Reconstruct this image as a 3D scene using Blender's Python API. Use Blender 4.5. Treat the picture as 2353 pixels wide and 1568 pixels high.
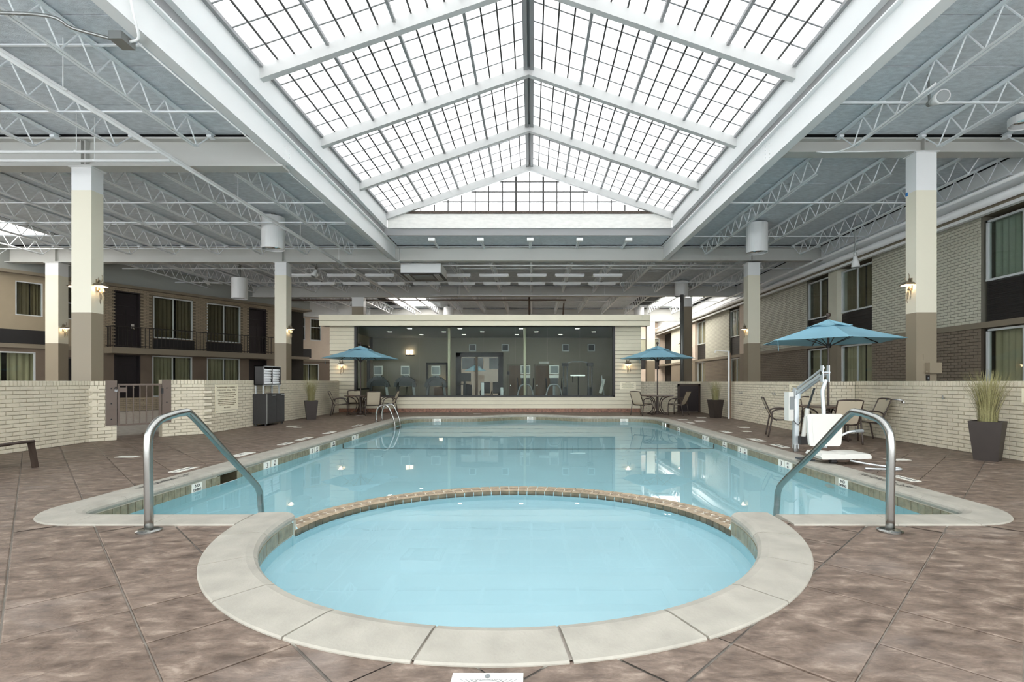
import bpy, math, random
from mathutils import Vector, Matrix
random.seed(11)
SC = bpy.context.scene
COL = SC.collection
for o in list(bpy.data.objects):
    bpy.data.objects.remove(o)

# ------------------------------------------------------------------ camera
EYE = 1.25                       # eye height, the same as the top of the low brick walls
cam_d = bpy.data.cameras.new('camera')
cam = bpy.data.objects.new('camera', cam_d)
COL.objects.link(cam)
cam.location = (0, 0, EYE)
cam.rotation_euler = (math.pi / 2, 0, 0)
cam_d.sensor_width = 36.0
cam_d.sensor_fit = 'HORIZONTAL'
cam_d.lens = 36.0 * 1150.0 / 2353.0
cam_d.shift_x = (1176.5 - 1222.0) / 2353.0
cam_d.shift_y = (877.0 - 784.0) / 2353.0
cam_d.clip_end = 200
SC.camera = cam

# ------------------------------------------------------------------ world, exposure
w = bpy.data.worlds.new('overcast_sky')
SC.world = w
w.use_nodes = True
bg = w.node_tree.nodes['Background']
bg.inputs[0].default_value = (0.93, 0.97, 1.0, 1)
bg.inputs[1].default_value = 1.15
SC.view_settings.view_transform = 'Standard'
SC.view_settings.look = 'None'
SC.view_settings.gamma = 1.0
SC.view_settings.use_curve_mapping = False
SC.view_settings.exposure = 1.76
SKY_PANE = 0.52                  # glow of the translucent skylight panes

cy = SC.cycles
cy.max_bounces = 6; cy.diffuse_bounces = 4; cy.glossy_bounces = 3; cy.transmission_bounces = 4; cy.transparent_max_bounces = 8
cy.use_adaptive_sampling = True; cy.adaptive_threshold = 0.1; cy.adaptive_min_samples = 12
cy.sample_clamp_indirect = 6.0

# ------------------------------------------------------------------ mesh helpers
def V(*a):
    return Vector(a)

class MB:
    def __init__(self):
        self.v = []; self.f = []
    def add(self, vs, fs):
        b = len(self.v)
        self.v += [tuple(p) for p in vs]
        self.f += [tuple(i + b for i in f) for f in fs]
        return self
    BF = [(0, 3, 2, 1), (4, 5, 6, 7), (0, 1, 5, 4), (1, 2, 6, 5), (2, 3, 7, 6), (3, 0, 4, 7)]
    def box(self, x0, x1, y0, y1, z0, z1):
        return self.add([(x0, y0, z0), (x1, y0, z0), (x1, y1, z0), (x0, y1, z0),
                         (x0, y0, z1), (x1, y0, z1), (x1, y1, z1), (x0, y1, z1)], MB.BF)
    def obox(self, c, a, b, d):
        c, a, b, d = Vector(c), Vector(a), Vector(b), Vector(d)
        if a.cross(b).dot(d) < 0:
            a = -a
        return self.add([c - a - b - d, c + a - b - d, c + a + b - d, c - a + b - d,
                         c - a - b + d, c + a - b + d, c + a + b + d, c - a + b + d], MB.BF)
    def bar(self, p, q, wd, ht, up=(0, 0, 1)):
        p, q = Vector(p), Vector(q)
        t = (q - p)
        if t.length < 1e-6: return self
        tn = t.normalized(); u = Vector(up)
        s = tn.cross(u)
        if s.length < 1e-4: s = tn.cross(Vector((0, 1, 0)))
        s.normalize(); u = s.cross(tn).normalized()
        return self.obox((p + q) / 2, t / 2, s * wd / 2, u * ht / 2)
    def tube(self, pts, r, n=8, cap=True):
        pts = [Vector(p) for p in pts]
        m = len(pts)
        rs = r if isinstance(r, (list, tuple)) else [r] * m
        tg = []
        for i in range(m):
            a = pts[max(i - 1, 0)]; b = pts[min(i + 1, m - 1)]
            tg.append((b - a).normalized())
        ref = Vector((0, 0, 1)) if abs(tg[0].z) < 0.9 else Vector((0, 1, 0))
        nv = (ref - tg[0] * ref.dot(tg[0])).normalized()
        vs = []; fs = []
        for i in range(m):
            nv = (nv - tg[i] * nv.dot(tg[i]))
            nv = nv.normalized() if nv.length > 1e-6 else tg[i].orthogonal().normalized()
            bv = tg[i].cross(nv)
            for k in range(n):
                a = 2 * math.pi * k / n
                vs.append(pts[i] + (nv * math.cos(a) + bv * math.sin(a)) * rs[i])
        for i in range(m - 1):
            for k in range(n):
                k2 = (k + 1) % n
                fs.append((i * n + k, i * n + k2, (i + 1) * n + k2, (i + 1) * n + k))
        if cap:
            fs.append(tuple(range(n - 1, -1, -1)))
            fs.append(tuple(range((m - 1) * n, m * n)))
        return self.add(vs, fs)
    def cyl(self, p, q, r, n=12):
        return self.tube([p, q], r, n)
    def lathe(self, prof, c=(0, 0, 0), n=16):
        c = Vector(c); vs = []; fs = []
        for (r, z) in prof:
            for k in range(n):
                a = 2 * math.pi * k / n
                vs.append((c.x + r * math.cos(a), c.y + r * math.sin(a), c.z + z))
        for i in range(len(prof) - 1):
            for k in range(n):
                k2 = (k + 1) % n
                fs.append((i * n + k, i * n + k2, (i + 1) * n + k2, (i + 1) * n + k))
        fs.append(tuple(range(n - 1, -1, -1)))
        fs.append(tuple(range((len(prof) - 1) * n, len(prof) * n)))
        return self.add(vs, fs)
    def prism(self, poly, z0, z1):
        n = len(poly)
        vs = [(p[0], p[1], z0) for p in poly] + [(p[0], p[1], z1) for p in poly]
        fs = [tuple(range(n - 1, -1, -1)), tuple(range(n, 2 * n))]
        fs += [(i, (i + 1) % n, n + (i + 1) % n, n + i) for i in range(n)]
        return self.add(vs, fs)
    def extr(self, poly3, off):
        """planar polygon of 3-D points pushed along a vector"""
        n = len(poly3); off = Vector(off)
        vs = [Vector(p) for p in poly3] + [Vector(p) + off for p in poly3]
        fs = [tuple(range(n - 1, -1, -1)), tuple(range(n, 2 * n))]
        fs += [(i, (i + 1) % n, n + (i + 1) % n, n + i) for i in range(n)]
        return self.add(vs, fs)
    def mesh(self, name, mat, smooth=False, off=None):
        me = bpy.data.meshes.new(name)
        vs = self.v if off is None else [(p[0] - off[0], p[1] - off[1], p[2] - off[2]) for p in self.v]
        me.from_pydata(vs, [], self.f)
        if mat: me.materials.append(mat)
        if smooth:
            me.polygons.foreach_set('use_smooth', [True] * len(me.polygons))
        me.update()
        return me
    def build(self, name, mat, parent=None, smooth=False, kind=None, local=False):
        off = None
        if parent is not None and not local:
            off = PLOC.get(parent.name, (0, 0, 0))
        o = bpy.data.objects.new(name, self.mesh(name, mat, smooth, off))
        COL.objects.link(o)
        if parent is not None: o.parent = parent
        PLOC[o.name] = off if off is not None else (0, 0, 0)
        if kind: o['kind'] = kind
        return o

PLOC = {}      # world place of every holder, so that parts can be written in world metres

def thing(name, label, cat, loc=(0, 0, 0), group=None, kind=None, rz=0.0):
    o = bpy.data.objects.new(name, None)
    o.empty_display_size = 0.1
    COL.objects.link(o)
    o.location = loc; o.rotation_euler = (0, 0, rz)
    PLOC[o.name] = tuple(loc)
    return tag(o, label, cat, group, kind)

def tag(o, label, cat, group=None, kind=None):
    o['label'] = label; o['category'] = cat
    if group: o['group'] = group
    if kind: o['kind'] = kind
    return o

def place(me, name, parent, loc, rz=0.0):
    """one more object on shared mesh data, put at a world place under its parent"""
    o = bpy.data.objects.new(name, me)
    COL.objects.link(o)
    if parent is not None:
        o.parent = parent
        pl = PLOC.get(parent.name, (0, 0, 0))
        o.location = (loc[0] - pl[0], loc[1] - pl[1], loc[2] - pl[2])
    else:
        o.location = loc
    if rz: o.rotation_euler = (0, 0, rz)
    return o

def dup(root, loc, rz=0.0, label=None, group=None):
    r = root.copy(); COL.objects.link(r)
    r.location = loc; r.rotation_euler = (0, 0, rz)
    if label: r['label'] = label
    if group: r['group'] = group
    for ch in list(root.children):
        c = ch.copy(); COL.objects.link(c); c.parent = r
        for gch in ch.children:
            d = gch.copy(); COL.objects.link(d); d.parent = c
    return r

class Fr:
    """a wall's own frame: s along it, d out of it towards the viewer, z up"""
    def __init__(self, P, t, n):
        self.P = Vector((P[0], P[1], 0)); self.t = Vector((t[0], t[1], 0)).normalized(); self.n = Vector((n[0], n[1], 0)).normalized()
    def p(self, s, d, z):
        return self.P + self.t * s + self.n * d + Vector((0, 0, z))
    def box(self, mb, s0, s1, d0, d1, z0, z1):
        return mb.obox(self.p((s0 + s1) / 2, (d0 + d1) / 2, (z0 + z1) / 2),
                       self.t * (s1 - s0) / 2, self.n * (d1 - d0) / 2, Vector((0, 0, (z1 - z0) / 2)))
    @property
    def rz(self):
        return math.atan2(self.t.y, self.t.x)

def spline(pts, n=6):
    """smooth polyline through points (Catmull-Rom)"""
    P = [Vector(p) for p in pts]
    P = [P[0] * 2 - P[1]] + P + [P[-1] * 2 - P[-2]]
    out = []
    for i in range(1, len(P) - 2):
        for k in range(n):
            t = k / n
            a, b, c, d = P[i - 1], P[i], P[i + 1], P[i + 2]
            out.append(0.5 * ((2 * b) + (c - a) * t + (2 * a - 5 * b + 4 * c - d) * t * t + (3 * b - a - 3 * c + d) * t ** 3))
    out.append(P[-2])
    return out

# ------------------------------------------------------------------ materials
def srgb(r, g, b):
    f = lambda c: (c / 255 / 12.92) if c <= 10 else ((c / 255 + 0.055) / 1.055) ** 2.4
    return (f(r), f(g), f(b), 1)

def mat(name, col, rough=0.6, metal=0.0, var=0.0, vscale=4.0, bump=0.0, bscale=30.0, stretch=(1, 1, 1), spec=0.5, emit=0.0, ecol=None):
    m = bpy.data.materials.new(name); m.use_nodes = True
    nt = m.node_tree; N = nt.nodes; L = nt.links
    b = N['Principled BSDF']
    b.inputs['Base Color'].default_value = col
    b.inputs['Roughness'].default_value = rough
    b.inputs['Metallic'].default_value = metal
    b.inputs['Specular IOR Level'].default_value = spec
    if emit:
        b.inputs['Emission Color'].default_value = ecol or col
        b.inputs['Emission Strength'].default_value = emit
    if var or bump:
        geo = N.new('ShaderNodeNewGeometry')
        mp = N.new('ShaderNodeMapping'); mp.inputs['Scale'].default_value = stretch
        L.new(geo.outputs['Position'], mp.inputs['Vector'])
    if var:
        nz = N.new('ShaderNodeTexNoise'); nz.inputs['Scale'].default_value = vscale; nz.inputs['Detail'].default_value = 5
        L.new(mp.outputs[0], nz.inputs['Vector'])
        mr = N.new('ShaderNodeMapRange'); mr.inputs['From Min'].default_value = 0.3; mr.inputs['From Max'].default_value = 0.7
        mr.inputs['To Min'].default_value = 1 - var; mr.inputs['To Max'].default_value = 1 + var
        L.new(nz.outputs[0], mr.inputs[0])
        hv = N.new('ShaderNodeVectorMath'); hv.operation = 'SCALE'
        hv.inputs[0].default_value = col[:3]
        L.new(mr.outputs[0], hv.inputs['Scale'])
        L.new(hv.outputs[0], b.inputs['Base Color'])
    if bump:
        nb = N.new('ShaderNodeTexNoise'); nb.inputs['Scale'].default_value = bscale; nb.inputs['Detail'].default_value = 4
        L.new(mp.outputs[0], nb.inputs['Vector'])
        bp = N.new('ShaderNodeBump'); bp.inputs['Strength'].default_value = bump; bp.inputs['Distance'].default_value = 0.02
        L.new(nb.outputs[0], bp.inputs['Height']); L.new(bp.outputs[0], b.inputs['Normal'])
    return m

def glassy(name, tint, ior=1.45, rough=0.0, gcol=(1, 1, 1, 1)):
    m = bpy.data.materials.new(name); m.use_nodes = True
    nt = m.node_tree; N = nt.nodes; L = nt.links
    N.remove(N['Principled BSDF'])
    tr = N.new('ShaderNodeBsdfTransparent'); tr.inputs[0].default_value = tint
    gl = N.new('ShaderNodeBsdfGlossy'); gl.inputs['Color'].default_value = gcol; gl.inputs['Roughness'].default_value = rough
    fr = N.new('ShaderNodeFresnel'); fr.inputs['IOR'].default_value = ior
    mx = N.new('ShaderNodeMixShader')
    geo = N.new('ShaderNodeNewGeometry')          # the far face of a pane only lets light through
    iv = N.new('ShaderNodeMath'); iv.operation = 'SUBTRACT'; iv.inputs[0].default_value = 1.0
    L.new(geo.outputs['Backfacing'], iv.inputs[1])
    ml = N.new('ShaderNodeMath'); ml.operation = 'MULTIPLY'
    L.new(fr.outputs[0], ml.inputs[0]); L.new(iv.outputs[0], ml.inputs[1])
    L.new(ml.outputs[0], mx.inputs[0]); L.new(tr.outputs[0], mx.inputs[1]); L.new(gl.outputs[0], mx.inputs[2])
    L.new(mx.outputs[0], N['Material Output'].inputs[0])
    return m

def stone_floor():
    m = mat('stamped_stone', srgb(128, 108, 96), 0.55)
    nt = m.node_tree; N = nt.nodes; L = nt.links; b = N['Principled BSDF']
    geo = N.new('ShaderNodeNewGeometry')
    mp = N.new('ShaderNodeMapping'); mp.inputs['Scale'].default_value = (1.5, 2.9, 1.0); mp.inputs['Rotation'].default_value = (0, 0, 0.12)
    L.new(geo.outputs['Position'], mp.inputs['Vector'])
    n1 = N.new('ShaderNodeTexNoise'); n1.inputs['Scale'].default_value = 3.4; n1.inputs['Detail'].default_value = 10; n1.inputs['Roughness'].default_value = 0.68; n1.inputs['Distortion'].default_value = 0.35
    L.new(mp.outputs[0], n1.inputs['Vector'])
    cr = N.new('ShaderNodeValToRGB'); el = cr.color_ramp.elements
    el[0].position = 0.34; el[0].color = srgb(78, 64, 54)
    el[1].position = 0.68; el[1].color = srgb(158, 141, 126)
    e = el.new(0.45); e.color = srgb(103, 87, 75)
    e = el.new(0.55); e.color = srgb(122, 105, 92)
    L.new(n1.outputs[0], cr.inputs[0])
    # pale mottling that drifts over several slabs
    n2 = N.new('ShaderNodeTexNoise'); n2.inputs['Scale'].default_value = 0.9; n2.inputs['Detail'].default_value = 6; n2.inputs['Distortion'].default_value = 1.4
    mp2 = N.new('ShaderNodeMapping'); mp2.inputs['Scale'].default_value = (0.8, 1.6, 1)
    L.new(geo.outputs['Position'], mp2.inputs['Vector']); L.new(mp2.outputs[0], n2.inputs['Vector'])
    r2 = N.new('ShaderNodeMapRange'); r2.inputs['From Min'].default_value = 0.57; r2.inputs['From Max'].default_value = 0.74; r2.inputs['To Max'].default_value = 0.4
    L.new(n2.outputs[0], r2.inputs[0])
    mx = N.new('ShaderNodeMix'); mx.data_type = 'RGBA'
    L.new(r2.outputs[0], mx.inputs[0]); L.new(cr.outputs[0], mx.inputs[6]); mx.inputs[7].default_value = srgb(150, 138, 130)
    L.new(mx.outputs[2], b.inputs['Base Color'])
    bp = N.new('ShaderNodeBump'); bp.inputs['Strength'].default_value = 0.35; bp.inputs['Distance'].default_value = 0.015
    n3 = N.new('ShaderNodeTexNoise'); n3.inputs['Scale'].default_value = 7; n3.inputs['Detail'].default_value = 7; n3.inputs['Distortion'].default_value = 1.2
    L.new(mp.outputs[0], n3.inputs['Vector'])
    L.new(n3.outputs[0], bp.inputs['Height']); L.new(bp.outputs[0], b.inputs['Normal'])
    return m

def pane_glow():
    m = bpy.data.materials.new('translucent_skylight_pane'); m.use_nodes = True
    nt = m.node_tree; N = nt.nodes; L = nt.links; b = N['Principled BSDF']
    b.inputs['Base Color'].default_value = (0.8, 0.82, 0.84, 1); b.inputs['Roughness'].default_value = 0.5
    geo = N.new('ShaderNodeNewGeometry')
    n1 = N.new('ShaderNodeTexNoise'); n1.inputs['Scale'].default_value = 0.55; n1.inputs['Detail'].default_value = 5; n1.inputs['Distortion'].default_value = 0.6
    L.new(geo.outputs['Position'], n1.inputs['Vector'])
    oi = N.new('ShaderNodeObjectInfo')
    ad = N.new('ShaderNodeMath'); ad.operation = 'MULTIPLY_ADD'; ad.inputs[1].default_value = 0.12
    L.new(oi.outputs['Random'], ad.inputs[0]); L.new(n1.outputs[0], ad.inputs[2])
    mr = N.new('ShaderNodeMapRange'); mr.inputs['From Min'].default_value = 0.3; mr.inputs['From Max'].default_value = 0.75
    mr.inputs['To Min'].default_value = 0.84 * SKY_PANE; mr.inputs['To Max'].default_value = 1.06 * SKY_PANE
    L.new(ad.outputs[0], mr.inputs[0])
    b.inputs['Emission Color'].default_value = (0.97, 0.985, 1.0, 1)
    L.new(mr.outputs[0], b.inputs['Emission Strength'])
    return m

def water():
    m = bpy.data.materials.new('pool_water'); m.use_nodes = True
    nt = m.node_tree; N = nt.nodes; L = nt.links
    N.remove(N['Principled BSDF'])
    rf = N.new('ShaderNodeBsdfRefraction'); rf.inputs['IOR'].default_value = 1.33; rf.inputs['Roughness'].default_value = 0.0
    rf.inputs['Color'].default_value = (0.94, 0.99, 1.0, 1)
    gl = N.new('ShaderNodeBsdfGlossy'); gl.inputs['Roughness'].default_value = 0.0
    fr = N.new('ShaderNodeFresnel'); fr.inputs['IOR'].default_value = 1.2
    geo = N.new('ShaderNodeNewGeometry')
    nz = N.new('ShaderNodeTexNoise'); nz.inputs['Scale'].default_value = 1.6; nz.inputs['Detail'].default_value = 2
    L.new(geo.outputs['Position'], nz.inputs['Vector'])
    bp = N.new('ShaderNodeBump'); bp.inputs['Strength'].default_value = 0.05; bp.inputs['Distance'].default_value = 0.02
    L.new(nz.outputs[0], bp.inputs['Height'])
    for nd in (rf, gl, fr):
        L.new(bp.outputs[0], nd.inputs['Normal'])
    mx = N.new('ShaderNodeMixShader')
    L.new(fr.outputs[0], mx.inputs[0]); L.new(rf.outputs[0], mx.inputs[1]); L.new(gl.outputs[0], mx.inputs[2])
    L.new(mx.outputs[0], N['Material Output'].inputs[0])
    return m

M = {}
M['stone'] = stone_floor()
M['grout'] = mat('grey_grout', srgb(150, 142, 132), 0.8, var=0.2, vscale=9)
M['coping'] = mat('cast_stone', srgb(164, 159, 147), 0.6, var=0.12, vscale=5, bump=0.12, bscale=60)
M['plaster'] = mat('pool_plaster', srgb(198, 238, 243), 0.5, var=0.03, vscale=1.2)
M['plaster_pale'] = mat('wading_plaster', srgb(206, 239, 245), 0.5, var=0.03, vscale=1.2)
M['water'] = water()
M['tile_olive'] = mat('olive_glazed_tile', srgb(132, 126, 104), 0.25, var=0.25, vscale=14)
M['tile_tan'] = mat('tan_mosaic_tile', srgb(170, 152, 128), 0.4, var=0.25, vscale=9)
M['tile_dark'] = mat('wet_brown_tile', srgb(98, 90, 72), 0.25, var=0.35, vscale=9)
M['tile_loz'] = mat('brown_lozenge_tile', srgb(146, 130, 110), 0.4, var=0.2, vscale=9)
M['tile_white'] = mat('white_glazed_tile', srgb(238, 236, 226), 0.3)
M['black_ink'] = mat('black_lettering', srgb(34, 34, 34), 0.6)
M['brown_ink'] = mat('olive_brown_lettering', srgb(112, 98, 62), 0.6)
M['brick'] = mat('cream_painted_brick', srgb(217, 208, 186), 0.62, var=0.06, vscale=3, bump=0.35, bscale=28)
M['mortar'] = mat('cream_painted_mortar', srgb(176, 167, 146), 0.75)
M['brick_green'] = mat('sage_cream_painted_brick', srgb(197, 195, 178), 0.5, var=0.05, vscale=2)
M['mortar_green'] = mat('sage_painted_mortar', srgb(112, 109, 97), 0.7)
M['brick_taupe'] = mat('taupe_painted_brick', srgb(124, 113, 98), 0.5, var=0.06, vscale=2)
M['mortar_taupe'] = mat('taupe_painted_mortar', srgb(74, 65, 55), 0.7)
M['brick_brown'] = mat('brown_painted_brick', srgb(110, 96, 82), 0.6, var=0.06, vscale=2)
M['brick_tan'] = mat('tan_painted_brick', srgb(152, 138, 116), 0.6, var=0.05, vscale=2)
M['mortar_tan'] = mat('tan_painted_mortar', srgb(108, 97, 80), 0.7)
M['white'] = mat('white_steel_paint', srgb(230, 231, 230), 0.45)
M['beam'] = mat('greyed_white_beam_paint', srgb(188, 188, 183), 0.5)
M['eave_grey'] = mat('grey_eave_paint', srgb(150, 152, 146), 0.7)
M['siding_core'] = mat('siding_shadow_gap', srgb(120, 112, 96), 0.7)
M['white_old'] = mat('white_peeling_paint', srgb(230, 228, 222), 0.6, var=0.07, vscale=5, stretch=(1, 1, 3))
M['rust'] = mat('stained_flashing', srgb(84, 73, 64), 0.8, var=0.5, vscale=14)
M['joist'] = mat('white_joist_paint', srgb(236, 240, 242), 0.45)
M['deckpanel'] = mat('grey_fibre_roof_panel', srgb(208, 215, 220), 0.9, var=0.13, vscale=7, stretch=(1, 2.2, 1), bump=0.5, bscale=40)
M['dark_gap'] = mat('dark_roof_gap', srgb(30, 34, 36), 0.9)
M['beige'] = mat('cream_column_paint', srgb(225, 220, 200), 0.5)
M['taupe'] = mat('taupe_column_paint', srgb(146, 134, 114), 0.5)
M['taupe_trim'] = mat('taupe_trim_paint', srgb(128, 118, 101), 0.55)
M['stucco'] = mat('tan_stucco', srgb(152, 139, 117), 0.8, var=0.03, vscale=3)
M['stucco_pink'] = mat('pinkish_beige_stucco', srgb(206, 190, 172), 0.8, var=0.03, vscale=3)
M['siding'] = mat('cream_lap_siding', srgb(214, 206, 182), 0.5, var=0.02, vscale=3)
M['granite'] = mat('red_brown_granite', srgb(136, 96, 76), 0.35, var=0.45, vscale=16)
M['alu'] = mat('white_aluminium', srgb(206, 210, 210), 0.35, metal=0.2)
M['black'] = mat('black_metal', srgb(32, 29, 28), 0.45)
M['black_panel'] = mat('black_grille_panel', srgb(30, 28, 28), 0.5)
M['door_black'] = mat('espresso_door', srgb(38, 30, 32), 0.45)
M['iron'] = mat('black_iron_railing', srgb(40, 34, 30), 0.5)
M['gate'] = mat('brown_gate_paint', srgb(106, 92, 82), 0.45)
M['steel'] = mat('brushed_stainless', srgb(172, 172, 168), 0.24, metal=1.0)
M['bright_steel'] = mat('polished_pale_steel', srgb(216, 222, 224), 0.32, metal=0.55)
M['chrome'] = mat('chrome', srgb(225, 226, 226), 0.1, metal=1.0)
M['galv'] = mat('dull_galvanised', srgb(160, 162, 160), 0.4, metal=0.8)
M['brown_pipe'] = mat('brown_iron_pipe', srgb(92, 76, 64), 0.6)
M['bronze'] = mat('bronze_powder_coat', srgb(62, 49, 41), 0.4)
M['sling'] = mat('beige_sling_mesh', srgb(196, 184, 160), 0.75, bump=0.2, bscale=220)
M['sling_dark'] = mat('taupe_sling_mesh', srgb(158, 144, 122), 0.75, bump=0.2, bscale=220)
M['tabletop'] = mat('brown_table_top', srgb(92, 74, 62), 0.35)
M['blue'] = mat('teal_blue_canvas', srgb(134, 180, 197), 0.85, bump=0.1, bscale=150)
M['planter'] = mat('charcoal_planter', srgb(54, 46, 41), 0.5, var=0.06, vscale=8)
M['soil'] = mat('planter_moss', srgb(110, 118, 60), 0.9, var=0.3, vscale=40)
M['grass'] = mat('dry_green_grass', srgb(150, 144, 98), 0.7, var=0.35, vscale=60)
M['wicker'] = mat('black_woven_panel', srgb(50, 49, 48), 0.5, bump=0.6, bscale=110)
M['slate_board'] = mat('charcoal_board', srgb(66, 66, 66), 0.55, var=0.1, vscale=6)
M['towel'] = mat('white_terry', srgb(240, 241, 242), 0.95, bump=0.3, bscale=200)
M['plastic'] = mat('white_plastic', srgb(218, 216, 208), 0.4)
M['grey_plastic'] = mat('grey_plastic', srgb(128, 132, 132), 0.45)
M['dark_plastic'] = mat('charcoal_plastic', srgb(52, 54, 56), 0.4)
M['sign'] = mat('cream_sign_board', srgb(242, 234, 208), 0.5)
M['glass'] = glassy('window_glass', (0.86, 0.9, 0.88, 1))
M['gym_glass'] = glassy('gym_window_glass', (0.88, 0.92, 0.9, 1), ior=1.18)
M['clear'] = glassy('clear_glass', (0.97, 0.985, 0.98, 1))
M['curtain'] = mat('beige_curtain', srgb(172, 161, 132), 0.9)
M['curtain_dark'] = mat('brown_curtain', srgb(118, 104, 80), 0.9)
M['curtain_sheer'] = mat('grey_green_sheer', srgb(150, 158, 142), 0.9)
M['room_dark'] = mat('dark_room', srgb(40, 36, 30), 0.9)
M['pane'] = pane_glow()
M['muntin'] = mat('dark_glazing_bar', srgb(70, 68, 66), 0.6)
M['greybar'] = mat('grey_glazing_bar', srgb(150, 150, 150), 0.5)
M['rafter'] = mat('pale_grey_rafter', srgb(196, 196, 194), 0.5)
M['gym_wall'] = mat('grey_taupe_gym_wall', srgb(158, 150, 136), 0.8)
M['gym_ceiling'] = mat('gym_ceiling_white', srgb(190, 192, 188), 0.9)
M['gym_floor'] = mat('gym_rubber_floor', srgb(70, 66, 62), 0.7)
M['wood'] = mat('brown_door_veneer', srgb(112, 88, 66), 0.5, var=0.12, vscale=6, stretch=(1, 1, 0.15))
M['gym_cream'] = mat('cream_post_paint', srgb(206, 200, 172), 0.4)
M['band_grout'] = mat('waterline_grout', srgb(176, 172, 156), 0.5)
M['mosaic_white'] = mat('white_mosaic', srgb(228, 224, 212), 0.4)
M['lamp_warm'] = mat('warm_lamp_glow', srgb(255, 214, 150), 0.5, emit=1.3, ecol=(1.0, 0.82, 0.58, 1))
M['lamp_white'] = mat('white_lamp_glow', srgb(255, 244, 226), 0.5, emit=9, ecol=(1.0, 0.93, 0.82, 1))
M['lamp_off'] = mat('frosted_lens', srgb(226, 229, 230), 0.4)
M['nickel'] = mat('antique_nickel', srgb(150, 138, 118), 0.35, metal=0.85)
M['tape'] = mat('blue_masking_tape', srgb(40, 120, 190), 0.6)
M['leaf'] = mat('green_leaf', srgb(96, 140, 50), 0.6)

ORD = ('first', 'second', 'third', 'fourth', 'fifth', 'sixth', 'seventh', 'eighth', 'ninth', 'tenth')
def letters(body, size, M4, mt, parent, name='lettering', align='CENTER', extrude=0.0015):
    """flat lettering as its own mesh, set on the surface given by the 4x4 matrix"""
    cu = bpy.data.curves.new(name, 'FONT'); cu.body = body; cu.size = size
    cu.align_x = align; cu.align_y = 'CENTER'; cu.extrude = extrude; cu.resolution_u = 2
    tmp = bpy.data.objects.new(name, cu); COL.objects.link(tmp)
    dg = bpy.context.evaluated_depsgraph_get()
    me = bpy.data.meshes.new_from_object(tmp.evaluated_get(dg))
    bpy.data.objects.remove(tmp); bpy.data.curves.remove(cu)
    pl = PLOC.get(parent.name, (0, 0, 0)) if parent else (0, 0, 0)
    me.transform(Matrix.Translation((-pl[0], -pl[1], -pl[2])) @ M4)
    me.materials.clear(); me.materials.append(mt)
    o = bpy.data.objects.new(name, me); COL.objects.link(o)
    if parent: o.parent = parent
    return o

def face_mat(center, right, up):
    r = Vector(right).normalized(); u = Vector(up).normalized(); n = r.cross(u)
    m = Matrix.Identity(4)
    for i in range(3):
        m[i][0] = r[i]; m[i][1] = u[i]; m[i][2] = n[i]; m[i][3] = center[i]
    return m
# ================================================================== POOL OUTLINE
CX, CY = -0.177, 4.594           # centre of the round wading pool
R_OUT, R_NOSE, R_WALL = 2.409, 2.045, 2.065
XL, XR, YN, YF = -4.70, 4.55, 4.33, 18.0    # outer coping edges of the main pool
CW = 0.36                        # coping width
Z_W = -0.178                     # water level

def arc(cx, cy, r, a0, a1, n):
    return [(cx + r * math.cos(math.radians(a0 + (a1 - a0) * i / n)), cy + r * math.sin(math.radians(a0 + (a1 - a0) * i / n))) for i in range(n + 1)]

def main_path():
    p = [(-2.578, YN), (-4.0, YN)]
    p += arc(XL + 0.66, YN + 0.66, 0.66, 270, 180, 10)
    p += arc(XL + 1.3, YF - 1.3, 1.3, 180, 90, 14)
    for i in range(1, 40):
        x = XL + 1.3 + (XR - XL - 2.6) * i / 40
        b = 0.0
        if abs(x + 0.1) < 2.5:
            b = math.cos((x + 0.1) / 2.5 * math.pi / 2) ** 2 * 1.02
        p.append((x, YF + b))
    p += arc(XR - 1.3, YF - 1.3, 1.3, 90, 0, 14)
    p += arc(XR - 0.66, YN + 0.66, 0.66, 0, -90, 10)
    p += [(2.224, YN)]
    return p

def resample(p, step):
    P = [Vector((a[0], a[1])) for a in p]
    out = [P[0]]; left = step
    for a, b in zip(P, P[1:]):
        d = (b - a).length
        if d < 1e-9: continue
        pos = 0.0
        while d - pos >= left:
            pos += left
            out.append(a + (b - a) * pos / d); left = step
        left -= d - pos
    return out

MP = resample(main_path(), 0.06)
MN = []
for i in range(len(MP)):
    t = (MP[min(i + 1, len(MP) - 1)] - MP[max(i - 1, 0)]).normalized()
    MN.append(Vector((t.y, -t.x)))
def off(i, w):
    return MP[i] + MN[i] * w

def in_poly(x, y, poly):
    c = False; n = len(poly); j = n - 1
    for i in range(n):
        xi, yi = poly[i]; xj, yj = poly[j]
        if (yi > y) != (yj > y) and x < (xj - xi) * (y - yi) / (yj - yi) + xi: c = not c
        j = i
    return c
MID = [tuple(off(i, 0.17)) for i in range(0, len(MP), 3)]
def in_pool(x, y):
    return (x - CX) ** 2 + (y - CY) ** 2 < (R_OUT - 0.17) ** 2 or in_poly(x, y, MID)

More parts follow.
